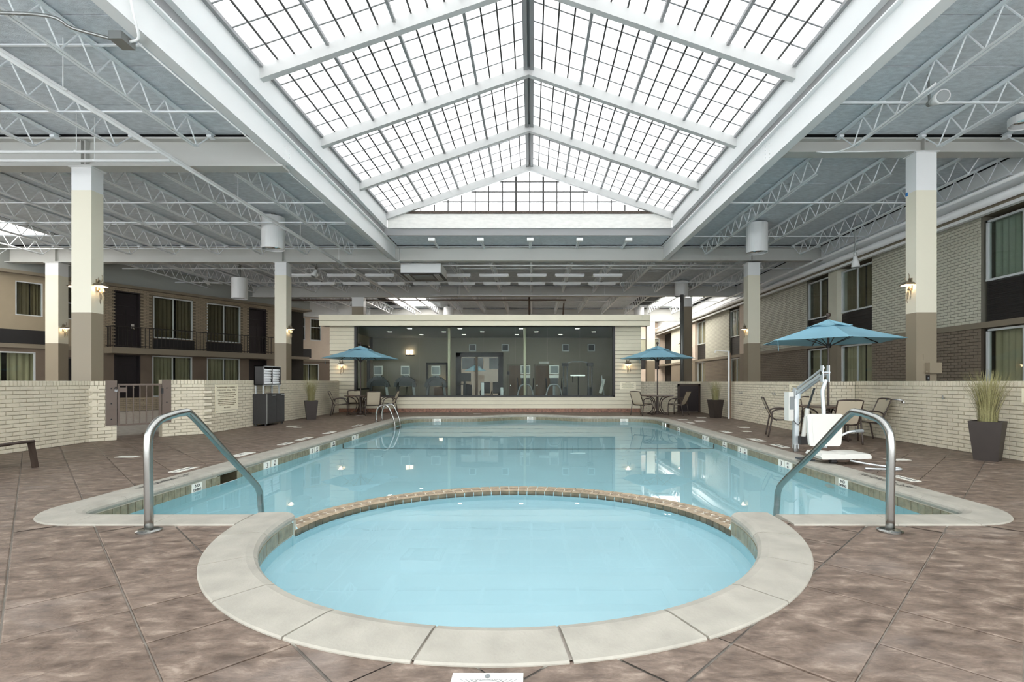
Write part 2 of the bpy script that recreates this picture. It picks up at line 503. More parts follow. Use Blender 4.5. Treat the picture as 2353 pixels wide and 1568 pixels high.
# ================================================================== FLOOR: grout bed + stone slabs
bed = MB()
GX0, GX1, GY0, GY1, GS = -5.1, 4.95, 2.0, 19.4, 0.15
nx = int(round((GX1 - GX0) / GS)); ny = int(round((GY1 - GY0) / GS))
for j in range(ny):
    run = None
    for i in range(nx + 1):
        solid = i < nx and not in_pool(GX0 + (i + .5) * GS, GY0 + (j + .5) * GS)
        if solid and run is None: run = i
        if not solid and run is not None:
            a = GX0 + run * GS; b = GX0 + i * GS; y = GY0 + j * GS
            bed.add([(a, y, -.012), (b, y, -.012), (b, y + GS, -.012), (a, y + GS, -.012)], [(0, 1, 2, 3)]); run = None
GX1 = GX0 + nx * GS; GY1 = GY0 + ny * GS
for (a, b, c, d) in ((-32, GX0, -2, 48), (GX1, 12.5, -2, 48), (GX0, GX1, -2, GY0), (GX0, GX1, GY1, 48)):
    bed.add([(a, c, -.012), (b, c, -.012), (b, d, -.012), (a, d, -.012)], [(0, 1, 2, 3)])
floor = bed.build('floor', M['grout'])
tag(floor, 'brown stamped stone pool deck laid on the diagonal', 'floor', kind='structure')

TS = 0.495
full = MB(); h = TS / 2 - 0.0045
full.add([(-h, -h, -.02), (h, -h, -.02), (h, h, -.02), (-h, h, -.02), (-h, -h, -.003), (h, -h, -.003), (h, h, -.003), (-h, h, -.003),
          (-h + .006, -h + .006, 0), (h - .006, -h + .006, 0), (h - .006, h - .006, 0), (-h + .006, h - .006, 0)],
         [(0, 1, 5, 4), (1, 2, 6, 5), (2, 3, 7, 6), (3, 0, 4, 7), (4, 5, 9, 8), (5, 6, 10, 9), (6, 7, 11, 10), (7, 4, 8, 11), (8, 9, 10, 11)])
full_me = full.mesh('stone_tile', M['stone'])
c45 = math.cos(math.pi / 4)
tiles = []
for i in range(-40, 60):
    for j in range(-60, 60):
        u = (i + .28) * TS; v = (j + .55) * TS
        x = (u - v) * c45; y = (u + v) * c45
        if not (-9.35 < x < 7.9 and 0.6 < y < 20.4): continue
        if y > 11.9 and x > 6.95: continue
        if y > 12.2 and x < -8.1: continue
        # corners and middle against the pool
        n_in = sum(in_pool(x + dx * c45 * TS, y + dy * c45 * TS) for dx, dy in ((1, 0), (-1, 0), (0, 1), (0, -1), (0, 0), (.5, .5), (-.5, .5), (.5, -.5), (-.5, -.5)))
        if n_in == 9: continue
        tiles.append((x * x + y * y, x, y, n_in))
tiles.sort()
rest = MB()
def cut_tile(mb, x, y, zj):
    n = 9
    for a in range(n):
        for b in range(n):
            q = []
            uc = -h + 2 * h * (a + .5) / n; vc = -h + 2 * h * (b + .5) / n
            X = x + (uc - vc) * c45; Y = y + (uc + vc) * c45
            if in_pool(X, Y): continue
            for (da, db) in ((0, 0), (1, 0), (1, 1), (0, 1)):
                uu = -h + 2 * h * (a + da) / n; vv = -h + 2 * h * (b + db) / n
                q.append((x + (uu - vv) * c45, y + (uu + vv) * c45, zj))
            mb.add(q, [(0, 1, 2, 3)])
for k, (d2, x, y, n_in) in enumerate(tiles):
    zj = random.uniform(-.002, .001)
    inframe = y > 1.6 and abs(x + 0.04) < y * 1.08 + 0.3
    if inframe and k < 420 and len(floor.children) < 300:
        if n_in == 0:
            place(full_me, 'stone_tile', floor, (x, y, zj), math.pi / 4)
        else:
            mb = MB(); cut_tile(mb, x, y, zj); mb.build('stone_tile', M['stone'], floor)
    else:
        if n_in == 0:
            q = [(a * c45 - b * c45 + x, a * c45 + b * c45 + y, zj) for a, b in ((-h, -h), (h, -h), (h, h), (-h, h))]
            rest.add(q, [(0, 1, 2, 3)])
        else:
            cut_tile(rest, x, y, zj)
rest.build('far_stone_tiles', M['stone'], floor, kind='stuff')

# ================================================================== POOL SHELL, COPING, TILES, WATER
pool = thing('swimming_pool', 'long pale blue indoor pool with a round wading end and cream coping', 'pool', (0, 4.6, 0), kind='thing')
PROF = [(0.0, -.07), (0.0, .006), (.008, .014), (.20, .02), (.28, .022), (.33, .012), (.355, -.012), (.36, -.034), (.352, -.056), (.33, -.07)]
def coping_stone(samples):
    mb = MB(); m = len(PROF); n = len(samples)
    vs = []
    for (p, nn, sc) in samples:
        for (a, z) in PROF:
            vs.append((p[0] + nn[0] * a * sc, p[1] + nn[1] * a * sc, z))
    fs = []
    for i in range(n - 1):
        for k in range(m):
            k2 = (k + 1) % m
            fs.append((i * m + k, i * m + k2, (i + 1) * m + k2, (i + 1) * m + k))
    fs.append(tuple(range(m - 1, -1, -1))); fs.append(tuple(range((n - 1) * m, n * m)))
    mb.add(vs, fs)
    return mb
step = 12
i = 0
while i < len(MP) - 3:
    j = min(i + step, len(MP) - 1)
    if len(MP) - 1 - j < 5: j = len(MP) - 1
    sm = []
    for k in range(i, j + 1):
        p = MP[k]
        if k == i and i > 0: p = p + (MP[k + 1] - MP[k]) * 0.05
        sm.append((p, MN[k], 1.0))
    coping_stone(sm).build('coping_stone', M['coping'], pool)
    i = j
# round end: stones from the left notch, round the near side, to the right notch
a0, a1 = 177.0, 363.0
nst = 11
for k in range(nst):
    b0 = a0 + (a1 - a0) * k / nst; b1 = a0 + (a1 - a0) * (k + 1) / nst
    if k == 0: b0 += .0
    sm = []
    gap = 0.16 if k not in (5, 6) else 0.22
    for q in range(9):
        a = math.radians(b0 + gap + (b1 - b0 - 2 * gap) * q / 8)
        if k == 0 and q == 0: a = math.radians(b0)
        if k == nst - 1 and q == 8: a = math.radians(b1)
        d = Vector((math.cos(a), math.sin(a)))
        sm.append((Vector((CX, CY)) + d * R_OUT, -d, 1.0))
    coping_stone(sm).build('coping_stone', M['coping'], pool)
# mortar under the joints
jm = MB()
for k in range(len(MP) - 1):
    a, b = off(k, .02), off(k + 1, .02); c, d = off(k + 1, .335), off(k, .335)
    jm.add([(a.x, a.y, .006), (b.x, b.y, .006), (c.x, c.y, .006), (d.x, d.y, .006)], [(0, 1, 2, 3)])
for k in range(93):
    t0, t1 = math.radians(177 + 2 * k), math.radians(177 + 2 * k + 2)
    q = [(CX + r * math.cos(t), CY + r * math.sin(t), .006) for r, t in ((R_OUT - .02, t0), (R_OUT - .02, t1), (R_NOSE + .03, t1), (R_NOSE + .03, t0))]
    jm.add(q, [(0, 1, 2, 3)])
jm.build('coping_mortar', M['grout'], pool)

def floor_z(y):
    return -0.98 - max(0.0, (y - 10.5)) * 0.07
WALL = 0.345
skims = ((XL, 6.95, 7.42), (XR, 15.2, 15.7))
shell = MB()
def is_skim(p):
    for (sx, y0, y1) in skims:
        if abs(p.x - sx) < .8 and y0 <= p.y <= y1 and abs(p.x) > 4: return True
    return False
W = [off(k, WALL) for k in range(len(MP))]
for k in range(len(W) - 1):
    a, b = W[k], W[k + 1]
    if not is_skim((a + b) / 2):
        shell.add([(a.x, a.y, -.05), (b.x, b.y, -.05), (b.x, b.y, -.26), (a.x, a.y, -.26)], [(0, 1, 2, 3)])
    shell.add([(a.x, a.y, -.26), (b.x, b.y, -.26), (b.x, b.y, floor_z(b.y)), (a.x, a.y, floor_z(a.y))], [(0, 1, 2, 3)])
DI = (2.065, 1.85); DO = (2.33, 2.11)      # the divider's inner and outer half axes
def ell(k, th, z):
    a = DI[0] + (DO[0] - DI[0]) * k; b = DI[1] + (DO[1] - DI[1]) * k
    return (CX + a * math.cos(th), CY + b * math.sin(th), z)
NA = 60
for k in range(NA):
    t0 = math.radians(3.8 + (180 - 7.6) * k / NA); t1 = math.radians(3.8 + (180 - 7.6) * (k + 1) / NA)
    A, B = ell(1, t0, -.17), ell(1, t1, -.17)
    shell.add([B, A, (A[0], A[1], -.98), (B[0], B[1], -.98)], [(0, 1, 2, 3)])
shell.add([(W[0].x + .35, W[0].y, -.05), (W[0].x, W[0].y, -.05), (W[0].x, W[0].y, -.98), (W[0].x + .35, W[0].y, -.98)], [(0, 1, 2, 3)])
shell.add([(W[-1].x, W[-1].y, -.05), (W[-1].x - .35, W[-1].y, -.05), (W[-1].x - .35, W[-1].y, -.98), (W[-1].x, W[-1].y, -.98)], [(0, 1, 2, 3)])
# bottom in strips across, following the slope
ys = [4.5 + .25 * k for k in range(60)]
shell.add([(-4.5, 4.3, -.98), (4.4, 4.3, -.98), (4.4, 10.5, -.98), (-4.5, 10.5, -.98)], [(0, 1, 2, 3)])
shell.add([(-4.5, 10.5, -.98), (4.4, 10.5, -.98), (4.4, 19.2, floor_z(19.2)), (-4.5, 19.2, floor_z(19.2))], [(0, 1, 2, 3)])
shell.build('basin', M['plaster'], pool)
wade = MB()
for k in range(120):
    t0 = 2 * math.pi * k / 120; t1 = 2 * math.pi * (k + 1) / 120
    def wp(t, z):
        s = math.sin(t)
        b = R_WALL if s < 0 else DI[1]
        return (CX + R_WALL * math.cos(t), CY + b * s, z)
    def wq(t, z):
        s = math.sin(t)
        b = R_WALL - .12 if s < 0 else DI[1] - .1
        return (CX + (R_WALL - .12) * math.cos(t), CY + b * s, z)
    wade.add([wp(t0, -.05) if math.sin(t0) < .07 else wp(t0, -.17), wp(t1, -.05) if math.sin(t1) < .07 else wp(t1, -.17), wp(t1, -.5), wp(t0, -.5)], [(0, 1, 2, 3)])
    wade.add([wp(t0, -.5), wp(t1, -.5), wq(t1, -.56), wq(t0, -.56)], [(0, 1, 2, 3)])
wade.add([wq(2 * math.pi * k / 120, -.56) for k in range(120)], [tuple(range(120))])
wade.build('wading_basin', M['plaster_pale'], pool, smooth=False)
for (sx, y0, y1) in skims:
    sg = 1 if sx < 0 else -1
    x = sx + sg * (WALL - .004)
    nb = MB()
    x2 = x - sg * .3
    nb.add([(x, y0, -.05), (x2, y0, -.05), (x2, y0, -.26), (x, y0, -.26)], [(0, 1, 2, 3)])
    nb.add([(x, y1, -.05), (x2, y1, -.05), (x2, y1, -.26), (x, y1, -.26)], [(0, 1, 2, 3)])
    nb.add([(x2, y0, -.05), (x2, y1, -.05), (x2, y1, -.26), (x2, y0, -.26)], [(0, 1, 2, 3)])
    nb.add([(x, y0, -.26), (x, y1, -.26), (x2, y1, -.26), (x2, y0, -.26)], [(0, 1, 2, 3)])
    nb.build('skimmer_mouth', M['tile_dark'], pool)
# the deep-end line painted across the bottom and up both walls
ln = MB()
yl = 11.55
ln.box(-4.36, 4.2, yl - .03, yl + .03, floor_z(yl) - .004, floor_z(yl) + .006)
for x in (-4.352, 4.198):
    ln.box(x - .003, x + .003, yl - .03, yl + .03, floor_z(yl), -.26)
ln.build('depth_line', M['black_ink'], pool)

# waterline tiles
tl = 0.1
tile = MB().box(-tl / 2 + .004, tl / 2 - .004, -.006, .006, -.055, .055)
tile_me = tile.mesh('waterline_tile', M['tile_olive'])
markers = {}
def add_band(pts, flag_skip, lst):
    """tiles along a wall face polyline: pts are (x, y) with inward normals"""
    acc = 0.0
    for k in range(len(pts) - 1):
        a, b = pts[k][0], pts[k + 1][0]
        acc += (b - a).length
        if acc >= tl:
            acc -= tl
            lst.append((a, pts[k][1]))
band = []
WP = resample([tuple(p) for p in W], 0.02)
WPN = []
for i in range(len(WP)):
    t = (WP[min(i + 1, len(WP) - 1)] - WP[max(i - 1, 0)]).normalized()
    WPN.append((WP[i], Vector((t.y, -t.x))))
add_band(WPN, None, band)
cw = []
for k in range(0, 701):
    a = math.radians(176.0 + 188.0 * k / 700)
    d = Vector((math.cos(a), math.sin(a)))
    cw.append((Vector((CX, CY)) + d * R_WALL, -d))
cband = []
add_band(cw, None, cband)
# depth marks: (side, y, width, text)
MARKS = [('L', 6.5, .2, 'NO|DIVING'), ('L', 8.22, .2, '3'), ('L', 8.46, .2, 'FT|IN'), ('L', 9.9, .2, '3'), ('L', 10.12, .2, 'FT|6 IN'), ('L', 10.97, .2, 'NO|DIVING'), ('L', 12.2, .2, '4'), ('L', 12.42, .2, 'FT'),
         ('R', 6.75, .2, 'NO|DIVING'), ('R', 8.2, .2, 'FT|IN'), ('R', 8.42, .2, '3'), ('R', 9.85, .2, 'FT|6 IN'), ('R', 10.07, .2, '3'), ('R', 10.9, .2, 'NO|DIVING'), ('R', 12.0, .2, 'FT'), ('R', 12.22, .2, '4'), ('R', 14.3, .2, 'NO|DIVING'), ('R', 16.0, .2, '5')]
def near_mark(p):
    for (sd, y, wd, tx) in MARKS:
        if (p.x < -4 and sd == 'L' or p.x > 4 and sd == 'R') and abs(p.y - y) < wd / 2 + .045: return True
    if p.y > 17 and any(abs(p.x - x) < .15 for x in (-3.33, -.05, 3.25)): return True
    return False
place_list = []
for (p, n) in band:
    if is_skim(p) or near_mark(p) or (p.y < 4.8 and abs(p.x) < 4.0): continue
    place_list.append((p.x * p.x + p.y * p.y, p, n))
for (p, n) in cband:
    if p.y < 4.3 and abs(p.x - CX) < 1.3: continue          # the near side of the ring, under the coping
    place_list.append((p.x * p.x + p.y * p.y, p, n))
place_list.sort(key=lambda q: q[0])
far = MB()
for k, (d2, p, n) in enumerate(place_list):
    c = p + n * .004
    ang = math.atan2(n.y, n.x) + math.pi / 2
    if k < 300:
        place(tile_me, 'waterline_tile', pool, (c.x, c.y, -.128), ang)
    else:
        t = Vector((-n.y, n.x, 0))
        far.obox((c.x, c.y, -.128), t * (tl / 2 - .004), Vector((n.x, n.y, 0)) * .006, (0, 0, .055))
far.build('far_waterline_tiles', M['tile_olive'], pool, kind='stuff')
tb = MB()      # pale grout behind the tiles, one strip per run of wall
for k in range(len(W) - 1):
    a, b = W[k] + MN[k] * .002, W[k + 1] + MN[k + 1] * .002
    if is_skim((a + b) / 2):
        if tb.v: tb.build('grout_strip', M['band_grout'], pool); tb = MB()
        continue
    tb.add([(a.x, a.y, -.06), (b.x, b.y, -.06), (b.x, b.y, -.19), (a.x, a.y, -.19)], [(0, 1, 2, 3)])
tb.build('grout_strip', M['band_grout'], pool)
tb = MB()
for k in range(len(cw) - 7):
    if k % 7: continue
    a = cw[k][0] + cw[k][1] * .002; b = cw[k + 7][0] + cw[k + 7][1] * .002
    tb.add([(a.x, a.y, -.06), (b.x, b.y, -.06), (b.x, b.y, -.21), (a.x, a.y, -.21)], [(0, 1, 2, 3)])
tb.build('grout_strip', M['band_grout'], pool)
for (sd, y, wd, tx) in MARKS:
    x = XL + WALL + .005 if sd == 'L' else XR - WALL - .005
    sg = 1 if sd == 'L' else -1
    mk = MB().box(x - .006, x + .006, y - wd / 2 + .004, y + wd / 2 - .004, -.185, -.072)
    o = mk.build('depth_marker', M['tile_white'], pool)
    right = (0, 1, 0) if sd == 'L' else (0, -1, 0)
    if '|' in tx:
        a, b = tx.split('|')
        letters(a, .06, face_mat((x + sg * .0075, y, -.105), right, (0, 0, 1)), M['black_ink'], o)
        letters(b, .045, face_mat((x + sg * .0075, y, -.155), right, (0, 0, 1)), M['black_ink'], o)
    else:
        letters(tx, .12, face_mat((x + sg * .0075, y, -.13), right, (0, 0, 1)), M['black_ink'], o)
for x in (-3.33, -.05, 3.25):
    b = math.cos((x + 0.1) / 2.5 * math.pi / 2) ** 2 * 1.02 if abs(x + .1) < 2.5 else 0
    y = YF + b - WALL - .006
    o = MB().box(x - .13, x + .13, y - .008, y + .006, -.185, -.072).build('depth_marker', M['tile_white'], pool)
    letters('NO', .06, face_mat((x, y - .0095, -.105), (1, 0, 0), (0, 0, 1)), M['black_ink'], o)
    letters('DIVING', .045, face_mat((x, y - .0095, -.155), (1, 0, 0), (0, 0, 1)), M['black_ink'], o)

# divider between the two waters
core = MB()
for k in range(NA):
    t0 = math.radians(2 + 176 * k / NA); t1 = math.radians(2 + 176 * (k + 1) / NA)
    core.add([ell(0.01, t0, -.166), ell(.99, t0, -.166), ell(.99, t1, -.166), ell(0.01, t1, -.166)], [(0, 1, 2, 3)])
core.build('divider_bed', M['mosaic_white'], pool)
ND = 54
def wedge(k0, k1, t0, t1, z0, z1, name, mt):
    mb = MB()
    mb.add([ell(k0, t0, z0), ell(k1, t0, z0), ell(k1, t1, z0), ell(k0, t1, z0), ell(k0, t0, z1), ell(k1, t0, z1), ell(k1, t1, z1), ell(k0, t1, z1)], MB.BF)
    return mb.build(name, mt, pool)
for k in range(ND):
    t0 = math.radians(4 + 172 * k / ND); t1 = math.radians(4 + 172 * (k + 1) / ND); g = (t1 - t0) * .05
    wedge(.72, 1.0, t0 + g, t1 - g, -.17, -.155, 'divider_tile', M['tile_tan'])
    wedge(-.01, .30, t0 + g, t1 - g, -.17, -.155, 'divider_tile', M['tile_tan'])
    wedge(-.045, -.012, t0 + g, t1 - g, -.26, -.157, 'divider_side_tile', M['tile_dark'])
    tm = (t0 + t1) / 2
    loz = MB()
    q = [(.36, t0 - g * 1), (.33, tm - g * 3), (.5, t1 - g), (.69, tm + g * 3)]
    q = [(.5, t0 + g), (.33, tm), (.5, t1 - g), (.69, tm)] if k % 2 == 0 else [(.5, t0 + g * .5), (.33, tm - g), (.5, t1 - g * .5), (.69, tm + g)]
    loz.extr([ell(a, t, -.168) for a, t in q], (0, 0, .013))
    loz.build('divider_lozenge', M['tile_loz'], pool)
# waters
wm = MB()
pts = [(off(k, WALL - .003).x, off(k, WALL - .003).y, Z_W) for k in range(0, len(MP), 3)]
pts += [ell(.995, math.radians(5 + 170 * k / 60), Z_W) for k in range(61)]
wm.add(pts, [tuple(range(len(pts) - 1, -1, -1))])
wm.build('water', M['water'], pool)
ww = MB()
pts = []
for k in range(120):
    t = 2 * math.pi * k / 120; s = math.sin(t)
    pts.append((CX + R_WALL * math.cos(t), CY + (R_WALL if s < 0 else DI[1]) * s, -.196))
ww.add(pts, [tuple(range(120))])
ww.build('wading_water', M['water'], pool)
fit = MB()
fit.lathe([(.04, 0), (.1, 0), (.1, .015), (.085, .03), (.04, .03)], (0, 0, 0), 20)
rot = Matrix.Rotation(-math.pi / 2, 4, 'Y')
fit.v = [tuple(rot @ Vector(p) + Vector((XR - WALL, 7.05, -.42))) for p in fit.v]
fit.build('return_inlet', M['plastic'], pool, smooth=True)

# ================================================================== LOW BRICK WALLS
def var_bricks(L, hgt, th, n, name, mt):
    out = []
    for _ in range(n):
        mb = MB(); j = lambda a: random.uniform(-a, a)
        l, hh = L / 2 - .005, hgt / 2 - .005
        b = .004
        vs = [(-l + j(.002), 0, -hh + j(.0015)), (l + j(.002), 0, -hh + j(.0015)), (l + j(.002), 0, hh + j(.0015)), (-l + j(.002), 0, hh + j(.0015))]
        vs2 = [(p[0] * .975, -th + j(.002), p[2] * .9) for p in vs]
        mb.add(vs + vs2, [(0, 1, 5, 4), (1, 2, 6, 5), (2, 3, 7, 6), (3, 0, 4, 7), (4, 5, 6, 7)])
        out.append(mb.mesh(name, mt))
    return out

def brick_face(holder, F, s0, s1, z0, z1, d, bmat, limit, meshes, holes=(), soldier=0.0, soldier_meshes=None, bl=0.24, bh=0.074, phase=0.0, cut=None, sort_s=0.0):
    """courses of bricks on a wall's face; the ones nearest to the viewer are objects, the rest one mesh"""
    items = []
    n = int(round((z1 - soldier - z0) / bh))
    ch = (z1 - soldier - z0) / n
    for c in range(n):
        zc = z0 + (c + .5) * ch
        s = s0 - (phase + (0.5 if c % 2 else 0.0)) * bl
        while s < s1 - .01:
            a, b = max(s, s0), min(s + bl, s1)
            if b - a > .03:
                m = (a + b) / 2
                if not any(h0 < m < h1 and k0 < zc < k1 for (h0, h1, k0, k1) in holes):
                    items.append((m, zc, b - a, ch, 0))
            s += bl
    if soldier:
        k = int((s1 - s0) / .0675); wd = (s1 - s0) / k
        for i in range(k):
            items.append((s0 + (i + .5) * wd, z1 - soldier / 2, wd, soldier, 1))
    def dist(it):
        p = F.p(it[0], d, it[1])
        return (p - Vector((0, 0, EYE))).length
    def seen(it):
        p = F.p(it[0], d, it[1])
        return p.y > 1 and -1.07 < p.x / p.y < 0.995
    items.sort(key=lambda it: (not seen(it), dist(it)))
    far = MB(); used = 0
    for it in items:
        p = F.p(it[0], d, it[1])
        fullb = abs(it[2] - bl) < .004 and it[4] == 0
        if used < limit and seen(it):
            if fullb:
                o = place(random.choice(meshes), 'brick', holder, p, F.rz)
            elif it[4] == 1 and soldier_meshes:
                o = place(random.choice(soldier_meshes), 'cap_brick', holder, p, F.rz)
            else:
                mb = MB()
                F.box(mb, it[0] - it[2] / 2 + .005, it[0] + it[2] / 2 - .005, d, d + .012, it[1] - it[3] / 2 + .005, it[1] + it[3] / 2 - .005)
                mb.build('brick', bmat, holder)
            used += 1
        else:
            l_, h_ = it[2] / 2 - .005, it[3] / 2 - .005; dd = d + .012 + random.uniform(0, .003)
            q4 = ((-1, -1), (1, -1), (1, 1), (-1, 1))
            far.add([F.p(it[0] + a * l_, d - .002, it[1] + b * h_) for a, b in q4] + [F.p(it[0] + a * l_ * .975, dd, it[1] + b * h_ * .9) for a, b in q4],
                    [(0, 1, 5, 4), (1, 2, 6, 5), (2, 3, 7, 6), (3, 0, 4, 7), (4, 5, 6, 7)])
    if far.v:
        far.build('further_bricks', bmat, holder, kind='stuff')

low_b = var_bricks(.24, .074, .014, 6, 'brick', M['brick'])
low_c = var_bricks(.0675, .105, .015, 4, 'cap_brick', M['brick'])
TOPW = 1.268
def low_wall(name, label, p0, p1, nrm, th=0.24, top=TOPW, limit=300, core=None, holes=()):
    t = (Vector(p1) - Vector(p0)); L = t.length
    # the frame runs so that its own n is the face's side (right-handed bricks face -y locally)
    F = Fr(p0, t, nrm)
    mb = MB(); F.box(mb, 0, L, -th, -.002, 0, top - .004)
    o = mb.build(name, M['mortar'])
    tag(o, label, 'wall', kind='structure')
    return o, F, L

def oriented(p0, p1, nrm):
    """order the ends so that local -y of the brick mesh is the outward normal"""
    t = Vector((p1[0] - p0[0], p1[1] - p0[1])).normalized()
    right = Vector((t.y, -t.x))
    return (p0, p1) if right.dot(Vector(nrm)) > 0 else (p1, p0)

for (nm, lab, p0, p1, nrm, lim, top) in (
        ('wall_left_front', 'cream painted low brick wall behind the lounge chair, before the gate', (-9.12, 10.32), (-9.0, 3.0), (1, .0), 300, 1.266),
        ('wall_left_gate_near', 'short cream brick return on the hinge-free side of the brown gate', (-9.12, 10.32), (-8.84, 10.66), (.77, -.63), 120, 1.262),
        ('wall_left_gate_far', 'short cream brick return on the hinge side of the brown gate', (-8.33, 11.27), (-7.80, 11.92), (.77, -.63), 150, 1.29),
        ('wall_left_rear', 'cream painted low brick wall carrying the pool hours sign', (-7.80, 20.2), (-7.80, 11.92), (1, 0), 300, 1.285),
        ('wall_right_front', 'cream painted low brick wall with the tap, behind the big grass planter', (7.70, 11.9), (7.70, 4.0), (-1, 0), 300, 1.262),
        ('wall_right_return', 'short shaded brick return wall behind the nearest umbrella table', (6.64, 11.9), (7.68, 11.9), (0, -1), 150, 1.255),
        ('wall_right_rear', 'cream painted low brick wall with hooks along the right of the pool', (6.88, 20.4), (6.64, 11.92), (-1, 0), 300, 1.255),
        ('wall_back_right', 'cream brick wall with a dark hatch beside the glazed gym', (4.42, 20.4), (6.88, 20.4), (0, -1), 200, 1.255)):
    a, b = oriented(p0, p1, nrm)
    tt = Vector((b[0] - a[0], b[1] - a[1])).normalized()
    o, F, L = low_wall(nm, lab, a, b, (tt.y, -tt.x), top=top)
    holes = []
    if nm == 'wall_back_right': holes = [(1.5, 2.47, -1, 1.14)]
    brick_face(o, F, 0, L, 0, top, 0, M['brick'], lim, low_b, holes=holes, soldier=.105, soldier_meshes=low_c)
# interlocking corner bricks where the wall turns by the gate
for (c, d1, d2, lab) in (((-9.115, 10.325), (0, 1), (.634, .773), 'toothed brick corner left of the gate'), ((-7.795, 11.915), (.634, .773), (0, 1), 'toothed brick corner right of the gate')):
    for k in range(15):
        z = .037 + k * .074
        d = Vector(d1) if k % 2 else Vector(d2)
        sgn = -1 if k % 2 else 1
        mb = MB()
        cc = Vector(c) + d * (.05 * (1 if k % 2 == 0 else 1)) + Vector((.012, -.004))
        mb.obox((cc.x, cc.y, z), Vector((d.x, d.y, 0)) * .085, Vector((d.y, -d.x, 0)) * .018, (0, 0, .029))
        mb.build('corner_brick', M['brick'], bpy.data.objects['wall_left_gate_near' if c[0] < -9 else 'wall_left_gate_far'])

# ================================================================== FACADES
fac_b = var_bricks(.24, .084, .016, 3, 'brick', M['brick_green'])
fac_t = var_bricks(.24, .084, .016, 3, 'brick', M['brick_taupe'])
FR = Fr((11.7, 0), (0, -1), (-1, 0))          # s = -Y
wr = MB()
FR.box(wr, -48, 2, -1.0, -.55, 0, 6.66)
wall_right = wr.build('wall_right', M['room_dark'])
tag(wall_right, 'two-storey sage and taupe brick guest-room front on the right', 'wall', kind='structure')
BZ = [(13.03, 17.2), (21.3, 25.6), (29.6, 33.7), (37.9, 42.0), (2.0, 10.95)]
for k, (a, b) in enumerate(BZ):
    up = MB(); FR.box(up, -b, -a, -.55, -.002, 2.78, 5.53); u = up.build('upper_brick_panel', M['mortar_green'] if k < 3 else M['brick_green'], wall_right)
    lo = MB(); FR.box(lo, -b, -a, -.55, -.002, 0, 2.63); l = lo.build('lower_brick_panel', M['mortar_taupe'] if k < 3 else M['brick_taupe'], wall_right)
    if k < 3:
        brick_face(u, FR, -b, -a, 2.78, 5.53, 0, M['brick_green'], 300 if k == 0 else 0, fac_b, bh=.084)
        brick_face(l, FR, -b, -a, 1.1, 2.63, 0, M['brick_taupe'], 160 if k == 0 else 0, fac_t, bh=.084)
bd = MB(); FR.box(bd, -46, 2, -.55, .06, 2.63, 2.78); bd.build('floor_band', M['taupe_trim'], wall_right)
so = MB(); FR.box(so, -48, 2, -.6, .35, 5.53, 5.62); so.build('eave_soffit', M['taupe_trim'], wall_right)
ev = MB(); FR.box(ev, -48, 2, -.6, .12, 5.62, 6.66); ev.build('eave_wall', M['white'], wall_right)
gt = MB(); FR.box(gt, -48, 2, .22, .36, 5.45, 5.53); gt.build('eave_edge', M['white'], wall_right)

WN = [0]
def curtain(F, s0, s1, d, z0, z1, name, mt, parent, waves=9, amp=.035):
    mb = MB(); n = waves * 6
    vs = []
    for i in range(n + 1):
        s = s0 + (s1 - s0) * i / n
        dd = d + amp * math.sin(i / 6 * 2 * math.pi) + amp * .4 * math.sin(i * 1.7)
        vs += [F.p(s, dd, z0), F.p(s, dd, z1)]
    mb.add(vs, [(2 * i, 2 * i + 2, 2 * i + 3, 2 * i + 1) for i in range(n)])
    return mb.build(name, mt, parent, smooth=True)

def window(F, s0, s1, z0, z1, label, cm, rec=-.1, mull=True, fw=.055, fmat='alu', gap=None, bars=()):
    WN[0] += 1
    c = F.p((s0 + s1) / 2, rec, z0)
    t = thing('window_%d' % WN[0], label, 'window', tuple(c), kind='structure')
    fm = MB()
    F.box(fm, s0, s0 + fw, rec - .05, rec + .05, z0, z1); F.box(fm, s1 - fw, s1, rec - .05, rec + .05, z0, z1)
    F.box(fm, s0, s1, rec - .05, rec + .06, z0, z0 + fw); F.box(fm, s0, s1, rec - .05, rec + .05, z1 - fw, z1)
    fm.build('window_frame', M[fmat], t)
    if mull:
        mm = MB(); m = (s0 + s1) / 2
        F.box(mm, m - .025, m + .025, rec - .03, rec + .03, z0 + fw, z1 - fw); mm.build('mullion', M[fmat], t)
        sp = ((s0 + fw, m - .025), (m + .025, s1 - fw))
    else:
        sp = ((s0 + fw, s1 - fw),)
    for z in bars:
        q = MB(); F.box(q, s0 + fw, s1 - fw, rec - .03, rec + .03, z - .02, z + .02); q.build('glazing_bar', M[fmat], t)
    for (a, b) in sp:
        q = MB(); F.box(q, a, b, rec - .006, rec + .006, z0 + fw, z1 - fw); q.build('pane', M['glass'], t)
    w_ = s1 - s0
    g = gap or (s0 + w_ * .55, s0 + w_ * .62)
    curtain(F, s0 + .02, g[0], rec - .2, z0, z1, 'curtain', M[cm], t, waves=max(3, int((g[0] - s0) / .16)))
    curtain(F, g[1], s1 - .02, rec - .2, z0, z1, 'curtain', M[cm], t, waves=max(3, int((s1 - g[1]) / .16)))
    return t

def grille(F, s0, s1, z0, z1, parent, d=-.08, slats=14, name='vent_panel'):
    mb = MB(); F.box(mb, s0, s1, d - .05, d, z0, z1)
    g = mb.build(name, M['black_panel'], parent)
    for k in range(slats):
        z = z0 + (z1 - z0) * (k + .5) / slats
        q = MB(); F.box(q, s0 + .02, s1 - .02, d, d + .018, z - .012, z + .012)
        q.build('slat', M['black'], g)

